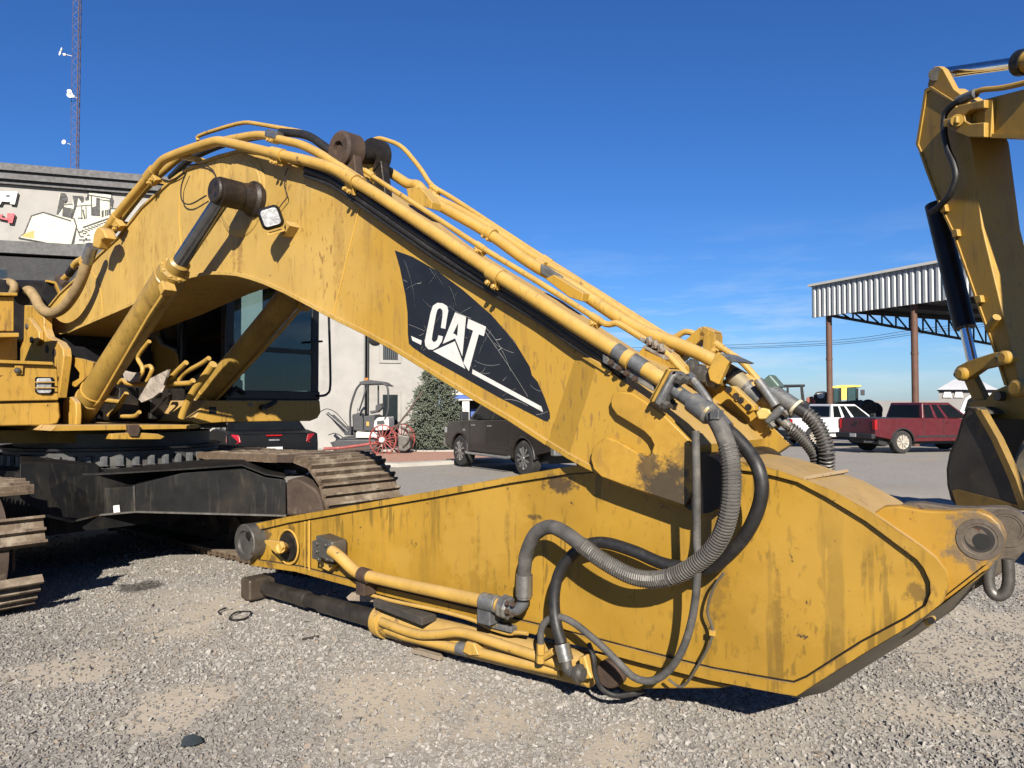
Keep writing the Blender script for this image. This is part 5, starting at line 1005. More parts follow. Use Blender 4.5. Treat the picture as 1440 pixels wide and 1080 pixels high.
def cabin(par, paint, b, t, z0, z1, hb, ht, panes, wind=(.06, .94)):
    """tapered cabin: b, t = (rear y, front y) at belt and roof; hb, ht half widths; panes = side windows as (u0, u1)"""
    r0 = [Vector((-hb, b[0], z0)), Vector((hb, b[0], z0)), Vector((hb, b[1], z0)), Vector((-hb, b[1], z0))]; r1 = [Vector((-ht, t[0], z1)), Vector((ht, t[0], z1)), Vector((ht, t[1], z1)), Vector((-ht, t[1], z1))]
    c = vpart('cab', MB().loft([r0, r1]), paint, par, bevel=.05, segs=3)
    def quad(a, b_, d, e, u0, u1, v0, v1, nm='window', m=VGLASS):
        P = lambda u, v: (a.lerp(b_, u)).lerp(e.lerp(d, u), v)
        n = (b_-a).cross(e-a).normalized(); cen = (r0[0]+r1[2])/2
        if n.dot((a+b_)/2-Vector((0, (b[0]+b[1])/2, (z0+z1)/2))) < 0: n = -n
        q = [P(u0, v0), P(u1, v0), P(u1-.0, v1), P(u0, v1)]; vpart(nm, MB().prism([p+n*.004 for p in q], n*.008), m, par)
    for u0, u1 in panes:
        quad(r0[1], r0[2], r1[2], r1[1], u0, u1, .06, .86); quad(r0[0], r0[3], r1[3], r1[0], u0, u1, .06, .86)
    quad(r0[3], r0[2], r1[2], r1[3], .05, .95, .05, .9, 'windscreen'); quad(r0[0], r0[1], r1[1], r1[0], .07, .93, .1, .85, 'rear_window')
    return c
def pickup(name, label, pos, fwd, paint, rim, wb=3.45, cab_r=-.95, crew=True, group=None, zs=1.0, dirty=False):
    fwd = fwd.normalized(); yaw = math.atan2(-fwd.x, fwd.y)
    p = thing(name, label, 'pickup truck', tuple(pos), yaw, group); r = .40; w = .97; hb = wb/2
    F, Rr = hb+.92, -hb-1.12
    prof = [(Rr, .62), (Rr+.03, 1.22), (cab_r-.02, 1.24), (1.12, 1.20), (F-.35, 1.14), (F-.05, 1.02), (F, .85), (F-.03, .55), (hb+.5, .46)]+[(hb+.47*math.cos(math.pi*i/10), .40+.47*math.sin(math.pi*i/10)) for i in range(11)]+[(hb-.5, .42), (-hb+.5, .42)]+[(-hb+.47*math.cos(math.pi*i/10), .40+.47*math.sin(math.pi*i/10)) for i in range(11)]+[(-hb-.5, .5)]
    body = vpart('body', sideprism(prof, w), paint, p, bevel=.045, segs=3)
    vpart('underside', MB().bx(-w+.2, w-.2, Rr+.3, F-.3, .32, .62), VTRIM, p)
    vpart('bed_floor', MB().bx(-w+.12, w-.12, Rr+.1, cab_r-.08, 1.2, 1.245), VTRIM, p)
    panes = ((.06, .40), (.46, .90)) if crew else ((.05, .24), (.31, .47), (.54, .92))
    cabin(p, paint, (cab_r, 1.22), (cab_r+.12, .42), 1.21, 1.86*zs, w-.05, w-.2, panes)
    for s in (-1, 1):
        x = s*(w+.002)
        for y in ((cab_r+.03), .12 if crew else -.0, 1.02): vpart('door_seam', MB().bx(min(x, x+s*.003), max(x, x+s*.003), y-.008, y+.008, .5, 1.2), VTRIM, p)
        for y in ((-.0, .85) if crew else (.22,)): vpart('door_handle', MB().bx(min(x, x+s*.03), max(x, x+s*.03), y-.13+.0, y+.05, 1.06, 1.10), RIM_ if crew else paint, p, bevel=.008)
        vpart('side_trim', MB().bx(min(x, x+s*.012), max(x, x+s*.012), -hb+.52, hb-.52, .56, .62), VTRIM if not crew else paint, p)
        vpart('mirror', MB().bx(*sorted((s*(w+.02), s*(w+.25))), 1.0, 1.1, 1.2, 1.42), VTRIM, p, bevel=.03)
        vpart('tail_light', MB().bx(*sorted((s*(w-.14), s*(w+.006))), Rr-.012, Rr+.09, .84, 1.18), REDL, p, bevel=.012)
        vpart('head_light', MB().bx(*sorted((s*(w-.3), s*(w+.004))), F-.16, F+.0, .84, 1.0), LENS, p, bevel=.012)
        for yc in (hb, -hb):
            wheel(p, s*(w-.14), yc, r, .27, rim, s)
            vpart('arch_lip', MB().tube([(s*(w-.01), yc+.475*math.cos(math.pi*i/14), .40+.475*math.sin(math.pi*i/14)) for i in range(15)], .03, 6), VTRIM if not crew else paint, p)
    vpart('rear_bumper', MB().bx(-w, w, Rr-.14, Rr+.02, .52, .70), VTRIM if not crew else RIM_, p, bevel=.03)
    vpart('front_bumper', MB().bx(-w, w, F-.08, F+.1, .48, .68), RIM_, p, bevel=.04)
    vpart('tailgate_seam', MB().bx(-w+.15, w-.15, Rr-.004, Rr+.01, .70, .71), VTRIM, p); vpart('tailgate_handle', MB().bx(-.12, .12, Rr-.02, Rr, 1.04, 1.11), VTRIM, p, bevel=.01)
    vpart('number_plate', MB().bx(-.16, .16, Rr-.15, Rr-.135, .56, .68), PLATE, p)
    vpart('exhaust', MB().cyl((.55, Rr-.1, .42), (.55, Rr+.4, .42), .045, 12), RIM_, p)
    return p
BROWNP = mat('brown_metallic', (.021, .017, .015), .35, metal=.05, coat=.3, var=.12, vscale=1); REDV = mat('maroon_paint', (.105, .010, .014), .4, coat=.25, var=.12, vscale=1.5, dirt=(.10, .03, .03), dscale=1.5, dthr=.58)
WHITEV = mat('vehicle_white', (.76, .76, .76), .3, coat=.5, var=.04)
BLACKV = mat('vehicle_black', (.008, .009, .011), .5, spec=.04, var=.2)
a, b = PGz(743, 668), PGz(653, 656); fw = (b-a); wbm = fw.length; side = Vector((fw.y, -fw.x, 0)).normalized()
dk = pickup('pickup_truck', 'dark brown crew cab pickup seen under the boom beside the spruce', (a+b)/2+side*.83, fw, BROWNP, RIM_, wbm)
def on(par, *q): return vpart(*q, par)
for s in (-1, 1):
    x = s*.974; vpart('running_board', MB().tube([(s*1.03, -1.1, .40), (s*1.05, -1.0, .38), (s*1.05, 1.0, .38), (s*1.03, 1.1, .40)], .035, 8), RIM_, dk)
    vpart('badge', MB().bx(min(x, x+s*.006), max(x, x+s*.006), 1.25, 1.42, .92, .98), RIM_, dk)
ra = PGz(1266, 637.5); psi = R(77); fr = Vector((math.sin(psi), math.cos(psi), 0)); sr = Vector((fr.y, -fr.x, 0))
rd = pickup('pickup_truck', 'maroon extended cab pickup with a dull front bumper parked under the shed roof', ra+fr*1.7-sr*.83, fr, REDV, PALERIM, 3.4, -.85, False, zs=.96)
rd['label'] = 'maroon extended cab pickup parked in front of the white pickup'
wa = PGz(1143, 628.5)
pickup('pickup_truck', 'white extended cab pickup partly hidden behind the maroon one', wa+fr*1.7-sr*.83, fr, WHITEV, PALERIM, 3.4, -.85, False, zs=.97)
# black sedan, tail towards the camera
def sedan(label, pos, fwd, paint):
    yaw = math.atan2(-fwd.x, fwd.y); p = thing('sedan', label, 'car', tuple(pos), yaw); w = .92; hb = 1.40; F, Rr = 2.45, -2.5
    prof = [(Rr, .45), (Rr-.02, .75), (Rr+.06, .98), (-1.55, 1.02), (.95, .98), (1.9, .88), (F-.05, .72), (F, .45), (hb+.42, .3)]+[(hb+.38*math.cos(math.pi*i/10), .32+.38*math.sin(math.pi*i/10)) for i in range(11)]+[(hb-.42, .25), (-hb+.42, .25)]+[(-hb+.38*math.cos(math.pi*i/10), .32+.38*math.sin(math.pi*i/10)) for i in range(11)]
    vpart('body', sideprism(prof, w), paint, p, bevel=.08, segs=4)
    cabin(p, paint, (-1.75, 1.15), (-.95, .25), .97, 1.46, w-.06, w-.26, ((.10, .46), (.50, .88)))
    vpart('underside', MB().bx(-w+.15, w-.15, Rr+.3, F-.3, .2, .45), VTRIM, p)
    for s in (-1, 1):
        vpart('tail_light', MB().prism([(s*(w-.26), Rr-.025, .80), (s*(w-.02), Rr+.0, .74), (s*(w+.008), Rr+.16, .80), (s*(w-.0), Rr+.2, .95), (s*(w-.1), Rr+.04, .965), (s*(w-.22), Rr+.0, .955)], (0, .08, 0)), REDL, p, bevel=.012)
        vpart('mirror', MB().bx(*sorted((s*(w+.02), s*(w+.2))), .72, .84, .98, 1.12), VTRIM, p, bevel=.03)
        for yc in (hb, -hb): wheel(p, s*(w-.12), yc, .32, .22, RIM_, s)
    vpart('brake_light', MB().bx(-.16, .16, Rr+.0, Rr+.03, .925, .95), REDL, p); vpart('badge', MB().bx(-.11, .11, Rr-.035, Rr-.01, .82, .86), RIM_, p, bevel=.008)
    vpart('rear_bumper', MB().bx(-w+.02, w-.02, Rr-.09, Rr+.1, .42, .66), paint, p, bevel=.05, segs=3); vpart('number_plate', MB().bx(-.16, .16, Rr-.1, Rr-.085, .58, .70), PLATE, p)
    return p
sc = Vector((-(720-386)/FPX*15.6, 15.6, gz(0, 17))); hv = Vector((-.454, .891, 0)); sedan('black sedan with its tail lights showing below the cab of the big excavator', sc+hv*2.5, hv, BLACKV)

# ================================================================== open shed on posts, right
TIN = mat('galvanised_sheet', (.46, .48, .485), .45, metal=.15, var=.06, vscale=2); RUSTP = mat('brown_post', (.13, .062, .04), .7, var=.15, vscale=3); TRUSS = mat('truss_steel', (.02, .02, .022), .6)
sh = thing('open_shed', 'tall open shed with a ribbed pale metal fascia on brown steel posts', 'shed', (15.4, 36.3, gz(0, 36)))
U0, UD = Vector((15.05, 37.0, 0)), Vector((2.9, -6.4, 0)); UL = UD.length; ud = UD.normalized(); uo = Vector((ud.y, -ud.x, 0)); ub_ = -uo if -uo.x > 0 else uo
ub_ = Vector((.911, .413, 0)); ZT, ZBm = 7.36, 5.76
MB().box(U0+ud*8+Z*((ZT+ZBm)/2)+ub_*.06, ud*8, ub_*.05, Z*((ZT-ZBm)/2)).build('fascia_backing', TIN, sh)
for i in range(54):
    c = U0+ud*(.06+i*.30)
    MB().prism([c-ub_*.0+Z*ZBm, c-ub_*.06+ud*.05+Z*ZBm, c-ub_*.06+ud*.17+Z*ZBm, c+ud*.22+Z*ZBm], Z*(ZT-ZBm-.02)).build('fascia_rib', TIN, sh)
MB().box(U0+ud*8+Z*(ZT+.03)-ub_*.05, ud*8.1, ub_*.12, Z*.06).build('fascia_cap', WHITE, sh)
MB().prism([U0+Z*6.15+ub_*.12, U0+ud*16+Z*6.15+ub_*.12, U0+ud*16+ub_*15+Z*6.15, U0+ub_*15+Z*6.15], Z*.25).build('roof', TRUSS, sh)
for i in range(7): MB().box(U0+ud*(1+i*2.4)+ub_*7.5+Z*6.05, ub_*7.4, ud*.06, Z*.09).build('purlin', TRUSS, sh)
for px_ in (1161, 1281):
    rr_ = (px_+.5-720)/FPX; u = (rr_*U0.y-U0.x)/(ud.x-rr_*ud.y); p = U0+ud*u+ub_*.25
    po = MB().cyl(Vector((p.x, p.y, gz(0, p.y)-.1)), Vector((p.x, p.y, 6.1)), .14, 16).build('post', RUSTP, sh); MB().cyl(Vector((p.x, p.y, 3.6)), Vector((p.x, p.y, 3.72)), .155, 16).build('post_joint', RUSTP, po)
T0 = U0+ud*.6+ub_*.6; T1 = T0+ub_*13.5
zc0, zc1 = 5.85, 4.75
MB().cyl(T0+Z*6.1, T1+Z*6.1, .07, 6).build('top_chord', TRUSS, sh); MB().cyl(T0+Z*zc0, T1+Z*zc1, .075, 6).build('bottom_chord', TRUSS, sh)
for i in range(13):
    f = (i+.5)/13; g_ = (i+1.35)/13; z_ = zc0+(zc1-zc0)*f
    MB().cyl(T0.lerp(T1, f)+Z*z_, T0.lerp(T1, f)+Z*6.1, .05, 5).build('truss_strut', TRUSS, sh); MB().cyl(T0.lerp(T1, f)+Z*6.1, T0.lerp(T1, min(1, g_))+Z*(zc0+(zc1-zc0)*min(1, g_)), .05, 5).build('truss_strut', TRUSS, sh)
# concrete wall, far roof, machines in the yard
CONC = mat('grey_concrete', (.27, .26, .25), .9, var=.1, vscale=1)
cw = thing('concrete_wall', 'long low grey concrete wall behind the parked pickups', 'wall', (30, 60, gz(0, 60)))
p0, p1 = PY(1030, 566, 62), PY(1500, 565, 57)
MB().prism([p0, p1, Vector((p1.x, p1.y, gz(0, 57)-.1)), Vector((p0.x, p0.y, gz(0, 62)-.1))], Vector((.05, .25, 0))).build('wall', CONC, cw)
MB().prism([p0+Z*.003, p1+Z*.003, p1+Z*.12, p0+Z*.12], Vector((.05, .3, 0))).build('coping', CONC, cw)
hs = thing('house', 'white roofed pale house beyond the concrete wall', 'house', (38, 64, gz(0, 64)))
hp = lambda x, y, Y=64: PY(x, y, Y)
MB().prism([hp(1320,548), hp(1400,548), Vector((hp(1400,548).x, 64, gz(0, 64))), Vector((hp(1320,548).x, 64, gz(0, 64)))], Vector((4.7, 8, 0))).build('wall', CONC, hs)
e0, e1 = hp(1317,548,63.5), hp(1404,548,63.5); rx = (e1-e0)
MB().loft([[e0, e1, e1+Vector((5.3, 9, 0)), e0+Vector((5.3, 9, 0))], [e0+rx*.30+Vector((2.6, 4.4, 1.05)), e0+rx*.7+Vector((2.6, 4.4, 1.05)), e0+rx*.7+Vector((2.7, 4.6, 1.05)), e0+rx*.30+Vector((2.7, 4.6, 1.05))]]).build('roof', mat('white_roof', (.7, .7, .7), .6), hs)
for x in (1327, 1343): MB().prism([hp(x,550.5,63.95), hp(x+9,550.5,63.95), hp(x+11,559,63.95), hp(x-2,559,63.95)], Vector((0, -.1, 0))).build('window', WHITE, hs)
# tractor with a roll bar
tr = thing('tractor', 'black tractor with an open roll bar behind the hoses of the stick', 'tractor', (13.5, 38, gz(0, 38))); TK = 38.0; tp = lambda x, y, d=0: PY(x, y, TK+d)
def bpart(par, nm, m, px, f, d0, d1, **kw):
    q = [f(x, y, d0) for x, y in px]; rx_ = sum(p.x/p.y for p in q)/len(q); return MB().prism(q, Vector((rx_*(d1-d0), d1-d0, 0))).build(nm, m, par, **kw)
bpart(tr, 'roll_bar_top', BLACK, [(1095,541),(1132,540.5),(1132,543.5),(1095,544.5)], tp, 0, 1.3, bevel=.03); bpart(tr, 'roll_bar_post', BLACK, [(1125,543),(1129,543),(1132,566),(1127,566)], tp, 0, .12); bpart(tr, 'roll_bar_post', BLACK, [(1106,543),(1109,543),(1110,566),(1106,566)], tp, 0, .12)
bpart(tr, 'roll_bar_post', BLACK, [(1106,543),(1109,543),(1110,566),(1106,566)], tp, 1.1, 1.22)
bpart(tr, 'body', BLACK, [(1085,566),(1134,564),(1142,568),(1142,592),(1085,592)], tp, 0, 1.4, bevel=.1); bpart(tr, 'hood', mat('rusty_red', (.30, .07, .04), .6), [(1134,559),(1143,557),(1146,564),(1146,575),(1134,575)], tp, .2, 1.1, bevel=.05)
for x in (1094, 1128): MB().lathe(tp(x, 593, -.15), Vector((0, 1, 0)), [(0, .1), (0, .62), (.1, .68), (.35, .68), (.45, .62)], 24).build('wheel', TYRE, tr)
# loader head with a lamp
ld = thing('loader', 'dark machine with a pale lamp panel by the left shed post', 'loader', (19.6, 47, gz(0, 47))); lp = lambda x, y, d=0: PY(x, y, 47+d)
bpart(ld, 'body', BLACK, [(1144,556),(1148,551),(1160,550),(1164,553),(1166,590),(1143,590)], lp, 0, 1.5, bevel=.08); bpart(ld, 'lamp_panel', WHITE, [(1149,553),(1160,552.5),(1159,558),(1157,560),(1151,560),(1149,557)], lp, -.03, -.005); bpart(ld, 'lamp', LENS, [(1151,554),(1158.5,553.5),(1158,557),(1152,557)], lp, -.05, -.031)
for x in (1147, 1163): MB().lathe(lp(x, 588, -.1), Vector((0, 1, 0)), [(0, .1), (0, .72), (.1, .78), (.3, .78)], 20).build('wheel', TYRE, ld)
rl = thing('road_roller', 'road roller with a glazed cab and one bright yellow pillar between the shed posts', 'road roller', (21.5, 49, gz(0, 49))); rp = lambda x, y, d=0: PY(x, y, 49+d)
YB = mat('bright_yellow', (1.0, .82, .12), .5)
bpart(rl, 'roof', YB, [(1169,543.5),(1184,541.5),(1211,541.5),(1211,544),(1169,546)], rp, -.05, 1.5, bevel=.03); bpart(rl, 'pillar', YB, [(1183.5,544.2),(1190.5,544.2),(1190.5,562),(1183.5,562)], rp, -.02, .1)
for x0, x1 in ((1169, 1173), (1180, 1183.3), (1204, 1207), (1190.7, 1192.5)): bpart(rl, 'post', BLACK, [(x0,546),(x1,546),(x1,568),(x0,568)], rp, 0, .1)
bpart(rl, 'window', GLASS, [(1173,547),(1180,547),(1180,566),(1173,566)], rp, .05, .06); bpart(rl, 'window', GLASS, [(1192.5,545),(1204,545),(1204,564),(1192.5,564)], rp, .05, .06); bpart(rl, 'window', GLASS, [(1192.5,545),(1204,545),(1204,564),(1192.5,564)], rp, 1.4, 1.41); bpart(rl, 'window', GLASS, [(1173,547),(1180,547),(1180,566),(1173,566)], rp, 1.4, 1.41)
for x0, x1 in ((1169, 1173), (1204, 1207)): bpart(rl, 'post', BLACK, [(x0,546),(x1,546),(x1,568),(x0,568)], rp, 1.35, 1.45)
bpart(rl, 'body', BLACK, [(1166,566),(1213,562),(1216,570),(1216,592),(1166,592)], rp, -.1, 1.6, bevel=.08); bpart(rl, 'mirror', DG, [(1210,548),(1216,548),(1216,556),(1210,556)], rp, -.2, -.1, bevel=.03)
MB().lathe(rp(1214, 588, -.2), Vector((0, 1, 0)), [(0, .0), (0, .8), (1.9, .8)], 28).build('drum', STEEL, rl); MB().lathe(rp(1172, 588, -.2), Vector((0, 1, 0)), [(0, .1), (0, .8), (.4, .8)], 24).build('wheel', TYRE, rl)
jk = thing('machine_part', 'heap of black machine parts left of the maroon pickup cab', 'machine part', (19.5, 40, gz(0, 40))); jp = lambda x, y, d=0: PY(x, y, 39+d)
for i, (x, y, r) in enumerate(((1222, 574, .42), (1231, 577, .38), (1227, 583, .5))): MB().lathe(jp(x, y, i*.3), Vector((.3, 1, .2)), [(0, r*.5), (0, r*.9), (.08, r), (.3, r), (.38, r*.9), (.38, r*.5)], 20).build('tyre', TYRE, jk)
bpart(jk, 'crate', BLACK, [(1215,584),(1240,584),(1240,600),(1215,600)], jp, 0, 1)
vn = thing('van', 'white van nose peeping out beside the shaded bucket', 'van', (18, 29, gz(0, 29))); vp = lambda x, y, d=0: PY(x, y, 29.5+d)
bpart(vn, 'body', WHITEV, [(1346,625),(1346,592),(1350,576),(1357,560),(1366,553),(1500,550),(1500,628),(1350,628)], vp, 0, 1.9, bevel=.12, segs=3); bpart(vn, 'window', VGLASS, [(1361,562),(1368,557),(1386,557),(1386,576),(1356,578)], vp, -.012, .0)
for x in (1366, 1470): MB().lathe(vp(x, 626, -.05), Vector((0, 1, 0)), [(0, .1), (0, .33), (.05, .36), (.25, .36)], 20).build('wheel', TYRE, vn)
# wires
for i, (ya, yb) in enumerate(((486, 468), (489.5, 471.5), (491.5, 474.5))):
    tag(MB().tube(cat_spline([PY(850, ya+4, 120), PY(1000, ya, 118), PY(1180, (ya+yb)/2+1, 112), PY(1300, yb-6, 106), PY(1480, yb-26, 100)], 6), .035, 5).build('power_line', INK), 'thin power line crossing the sky, %s of three' % ('upper', 'middle', 'lowest')[i], 'power line', 'power lines')
# ================================================================== second excavator, right edge: only its stick, boom end and bucket show
E2 = thing('excavator', 'shaded yellow excavator arm standing over a dark bucket at the right edge', 'excavator', (6.3, 8.5, gz(0, 8.5)))
QN = Vector((1, .16, 0)).normalized(); QE = Vector((.16, -1, 0)).normalized(); Q0 = Vector((.548*10.6, 10.6, 0))
def PQ(x, y, off=0):
    r = ray(x, y); return CAMP+r*(((Q0-CAMP).dot(QN)+off)/r.dot(QN))
def q2(nm, m, px, o0, o1, par=E2, **kw): return MB().prism([PQ(x, y, o0) for x, y in px], QN*(o1-o0)).build(nm, m, par, **kw)
SX = .56
st2 = q2('stick', Y_SECOND, [(1300,126),(1308,121),(1341,142),(1352,165),(1366,198),(1381,320),(1434,540),(1416,545),(1397,494),(1371,422),(1338,327),(1322,294),(1302,242),(1291,210),(1287.5,203)], 0, SX, bevel=.015)
q2('stick_rim', Y_SECOND, [(1300,126),(1308,121),(1341,142),(1344,146),(1309,126),(1303,129),(1291,203),(1294,210),(1305,242),(1325,294),(1341,327),(1374,422),(1400,494),(1416,542),(1412,542),(1397,494),(1371,422),(1338,327),(1322,294),(1302,242),(1291,210),(1287.5,203)], -.02, .0, st2)
for o0 in (.02, .42): q2('cylinder_lug', Y_SECOND, [(1304,121),(1309,100),(1313,94),(1320,93),(1326,97),(1341,125),(1360,140),(1345,150),(1320,135)], o0, o0+.09, st2, bevel=.01)
MB().cyl(PQ(1315,104,-.02), PQ(1315,104,.56), .085, 18).build('lug_pin', STEEL, st2)
q2('boom_end', Y_SECOND, [(1331,164),(1336,157),(1348,148),(1384,140),(1384,152),(1364,155),(1356,162),(1357,170),(1364,174),(1384,172),(1384,193),(1362,193),(1340,184),(1332,178)], -.16, -.06, bevel=.012)
q2('boom', Y_SECOND, [(1350,150),(1384,139.5),(1440,125),(1640,75),(1640,197),(1440,194),(1384,193),(1360,190)], -.05, SX+.05, bevel=.015)
q2('boom_gusset', Y_SECOND, [(1384,140),(1396,139),(1393,193),(1384,193)], -.10, -.05, bevel=.01)
q2('boom_flange', Y_SECOND, [(1384,188),(1640,190),(1640,197),(1384,193.5)], -.09, SX+.09)
MB().cyl(PQ(1340,171,-.26), PQ(1340,171,-.1), .05, 18).build('pivot_pin', STEEL, E2); MB().cyl(PQ(1346,169,-.24), PQ(1346,169,-.1), .075, 18).build('pivot_boss', Y_SECOND, E2)
MB().box(PQ(1338,171,-.24), (PQ(1348,168,-.24)-PQ(1338,171,-.24)), QN*.03, Z*.05).build('pin_lock', Y_SECOND, E2, bevel=.02)
MB().cyl(PQ(1318,104,.28), PQ(1470,83,.28), .075, 20).build('stick_cylinder_rod', CHROME, E2)
MB().cyl(PQ(1434,88.5,.28), PQ(1640,60,.28), .14, 22).build('stick_cylinder', Y_SECOND, E2); MB().cyl(PQ(1434,88.5,.28), PQ(1446,86.5,.28), .16, 22).build('gland', BLACK, E2)
for P_, r, m in (([(1355,140),(1366,133),(1380,126),(1410,124),(1460,112)], .035, Y_SECOND),):
    MB().tube(chaikin([PQ(x, y, -.08) for x, y in P_], 2), r, 10).build('boom_pipe', m, E2)
MB().tube([PQ(1347,142,-.1), PQ(1372,131,-.1)], .06, 12).build('hose_ferrule', FITTING, E2)
MB().tube(cat_spline([PQ(x, y, -.12) for x, y in ((1350,141),(1338,149),(1329,161),(1327.5,183),(1333,211),(1341,230),(1344,250),(1335,275),(1318,292),(1307,300))], 6), .04, 12).build('hose', RUBBER, E2)
MB().cyl(PQ(1315,288,.25), PQ(1357,461,.25), .135, 22).build('bucket_cylinder', BLACK, E2); MB().cyl(PQ(1353,445,.25), PQ(1370,520,.25), .068, 18).build('bucket_cylinder_rod', CHROME, E2)
for y, x in ((327,1338), (420,1371), (292,1321)): q2('rim_block', Y_SECOND, [(x-1,y-4),(x+7,y-5),(x+9,y+5),(x+1,y+7)], -.06, 0, st2, bevel=.008)
MB().cyl(PQ(1390,462,-.02), PQ(1402,446,-.06), .05, 12).build('stop_block', Y_SECOND, st2)
for o0 in (-.12, SX+.02): q2('link', Y_SECOND, [(1341,522),(1346,515),(1362,507),(1396,496),(1418,494),(1424,502),(1420,510),(1403,514),(1381,519),(1362,532),(1352,536),(1343,532)], o0, o0+.1, bevel=.012)
for x, y in ((1348,526), (1408,503)):
    MB().lathe(PQ(x, y, -.2), QN, [(0, 0), (0, .055), (.02, .085), (.08, .085)], 20).build('link_pin', Y_SECOND, E2); MB().cyl(PQ(x, y, -.1), PQ(x, y, SX+.15), .06, 14).build('pin_shaft', STEEL, E2)
q2('bucket_link', Y_SECOND, [(1352,528),(1366,524),(1388,568),(1376,575),(1366,560)], .08, .18, bevel=.01); q2('bucket_link', Y_SECOND, [(1352,528),(1366,524),(1388,568),(1376,575),(1366,560)], .38, .48, bevel=.01)
MB().lathe(PQ(1425,546,-.2), QN, [(0, 0), (0, .07), (.02, .1), (.9, .1)], 20).build('bucket_pin', Y_SECOND, E2); MB().lathe(PQ(1402,557,-.1), QN, [(0, 0), (0, .06), (.8, .06)], 18).build('bucket_pin', STEEL, E2)
for o0 in (-.02, .5): q2('bucket_ear', Y_SECOND, [(1360,566),(1386,562),(1396,550),(1430,535),(1446,550),(1446,590),(1380,588)], o0, o0+.07, bevel=.012)
BKT = mat('bucket_steel', (.075, .066, .052), .65, metal=.15, var=.3, vscale=4, dirt=(.24, .15, .04), dscale=2.2, dthr=.55, bump=.15); BKY = mat('bucket_yellow', (.28, .17, .035), .6, var=.25, vscale=4, dirt=(.06, .05, .04), dscale=4)
SHELL = [(1372,578),(1360,572),(1353,588),(1345,616),(1335,638),(1331,660),(1332,682),(1337,702),(1350,717)]
sp_ = [PQ(x, y, -.4) for x, y in SHELL]
for p in sp_: p.z = max(p.z, .03+gz(0, p.y))
side_px = [(1374,574)]+SHELL[1:]+[(1440,717),(1425,672),(1399,616)]
BW2 = 1.5
def bp(pts, o): return [PQ(x, y, -.4)+QN*o for x, y in pts]
for o0 in (0, BW2-.05): 
    bk = MB().prism(bp(side_px, o0), QN*.05).build('bucket_side', BKT, E2, bevel=.008)
    MB().prism([p-QN*.02 for p in bp([(1373,578),(1381,576),(1404,616),(1430,672),(1446,717),(1436,717),(1420,672),(1396,618)], o0)], QN*.09).build('side_cutter', BKY, bk)
    MB().prism([p-QN*.012 for p in bp([(1340,690),(1346,688),(1440,712),(1440,718),(1348,716)], o0)], QN*.012).build('wear_plate', BKY, bk)
k = MB(); s_ = bp(SHELL, .0); ups = inplane_up(s_); cen = PQ(1395, 640, -.4)
k.strip(s_, [((cen-p).normalized())*.04 for p in s_], QN*BW2); k.build('bucket_shell', BKT, E2)
k = MB(); s_ = bp([(1350,716),(1395,719),(1450,721)], 0)
for p in s_: p.z = gz(0, p.y)+.02
k.strip(s_, [Z*.05]*3, QN*BW2); k.build('bucket_floor', BKT, E2)
for i in range(5):
    c = PQ(1445, 719, -.4)+QN*(.1+i*.32); MB().loft([[c+QN*-.07+Z*-.0, c+QN*.07, c+QN*.07+Z*.1, c+QN*-.07+Z*.1], [c+QE*.3+QN*-.04, c+QE*.3+QN*.04, c+QE*.3+QN*.04+Z*.03, c+QE*.3+QN*-.04+Z*.03]]).build('bucket_tooth', STEEL, E2)
MB().tube(cat_spline([PQ(x, y, -.15) for x, y in ((1440,626),(1430,640),(1425,658),(1426,676),(1434,690),(1444,697))], 6), .022, 8).build('pale_hose', mat('pale_hose_rubber', (.3, .28, .22), .7), E2)
# body out of the picture: house and tracks so that the arm does not float
bx2 = Vector((6.3, 1.0, 0))
MB().loft([[PQ(1640,75,-.05), PQ(1640,75,.6), PQ(1640,197,.6), PQ(1640,197,-.05)], [Vector((6.0, 2.6, 2.9)), Vector((6.7, 2.6, 2.9)), Vector((6.7, 2.6, 2.1)), Vector((6.0, 2.6, 2.1))]]).build('boom_foot', Y_SECOND, E2, bevel=.02)
MB().bx(4.9, 7.9, -2.6, 2.9, 1.25, 2.5).build('house', Y_SECOND, E2, bevel=.06); MB().bx(5.0, 7.8, -2.0, 2.4, .5, 1.2).build('undercarriage', CARBODY, E2)
for x in (4.7, 7.4): MB().prism([(x, y, z) for y, z in ((-2.3, .25), (-2.0, .02), (2.0, .02), (2.5, .3), (2.5, .7), (2.1, .98), (-2.1, .98), (-2.4, .7))], (.7, 0, 0)).build('track', TRACKD, E2, bevel=.04)
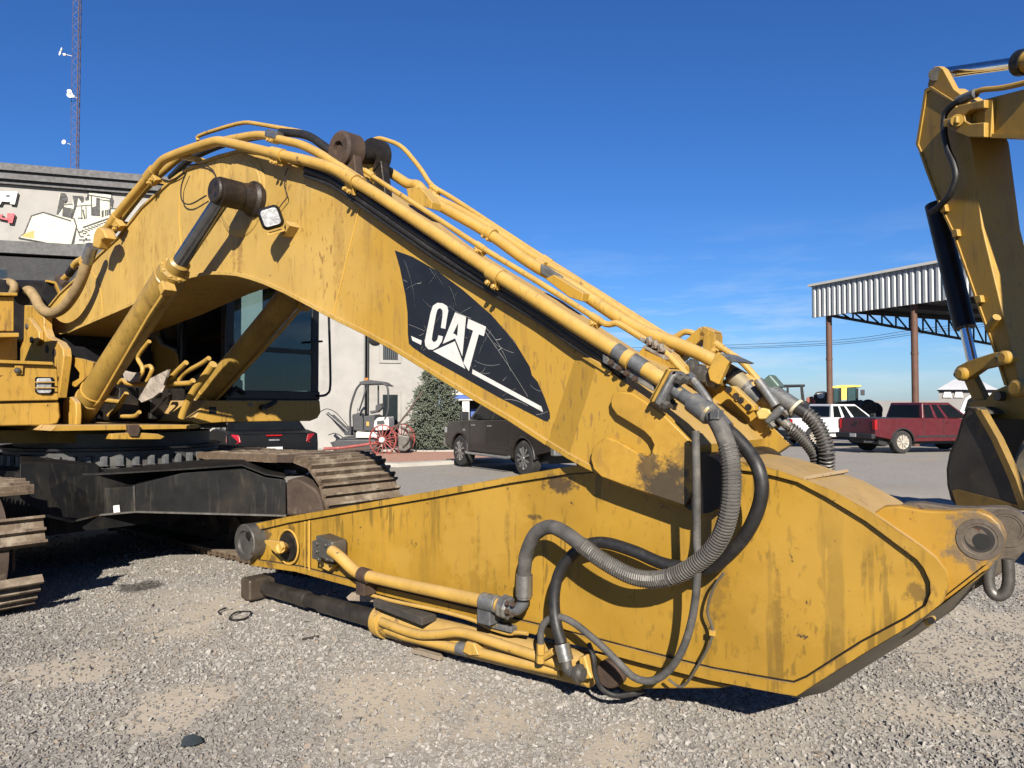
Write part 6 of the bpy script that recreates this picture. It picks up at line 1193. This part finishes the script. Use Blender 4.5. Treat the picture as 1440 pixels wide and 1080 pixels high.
# ================================================================== small things on the ground
def ground_at(x, y): return PG(x, y, 0)
def scrap(nm, px, h, m, label, cat, lift=.004):
    pts = [ground_at(x, y)+Z*lift for x, y in px]; o = MB().prism(pts, Z*h).build(nm, m, None, bevel=min(.004, h*.3)); return tag(o, label, cat)
scrap('wood_splinter', [(553,903),(560,902),(600,914),(621,920),(617,923),(585,914)], .02, mat('reddish_wood', (.30, .17, .10), .85, var=.3), 'thin reddish splinter of wood lying before the yellow cylinder', 'splinter')
scrap('wood_piece', [(578,920),(590,917),(620,925),(623,929),(618,931),(592,923)], .025, WOODG, 'short grey weathered stick just below the reddish splinter', 'stick')
scrap('twig', [(424,900.4),(448,895.8),(449,896.6),(425,901.4)], .01, WOODD, 'short dark twig on the open gravel', 'twig')
o = MB().prism([PS(x, y, .02) for x, y in ((486,840),(494,833),(530,838),(537,848),(520,847),(490,845))], N*.12).build('wood_wedge', WOODG, None, bevel=.006); tag(o, 'pale grey wood wedge pushed between stick and bucket cylinder', 'wood block')
a_, b_ = PS(535, 845, .0), PS(604, 871, -.03); o = MB().box((a_+b_)/2, (b_-a_)/2, N*.06, Z*.025).build('dark_plank', WOODD, None, bevel=.008); tag(o, 'dark plank lying slanted on the yellow cylinder barrel', 'plank')
k = MB(); c = ground_at(338, 868)+Z*.012; k.tube([c+Vector((.062*math.cos(q), .11*math.sin(q), .004*math.sin(3*q))) for q in np.linspace(0, 6.1, 24)], .006, 6); tag(k.build('wire_ring', RUBBER), 'thin dark loop of wire lying on the gravel', 'wire')
k = MB(); c = ground_at(317, 861)+Z*.012; k.tube([c+Vector((.04*math.cos(q), .07*math.sin(q), 0)) for q in np.linspace(2, 4.6, 10)], .006, 6); tag(k.build('wire_scrap', RUBBER), 'curved wire scrap left of the wire loop', 'wire')
o = MB().loft([[ground_at(253,1052)+Z*.004, ground_at(258,1046)+Z*.03, ground_at(262,1050)+Z*.004], [ground_at(268,1050)+Z*.004, ground_at(272,1043)+Z*.035, ground_at(272,1050)+Z*.004], [ground_at(284,1043)+Z*.004, ground_at(283,1041)+Z*.012, ground_at(286,1045)+Z*.004]]).build('plastic_shard', mat('dark_plastic', (.035, .045, .05), .4)); tag(o, 'dark angular plastic shard at the bottom left of the gravel', 'shard')
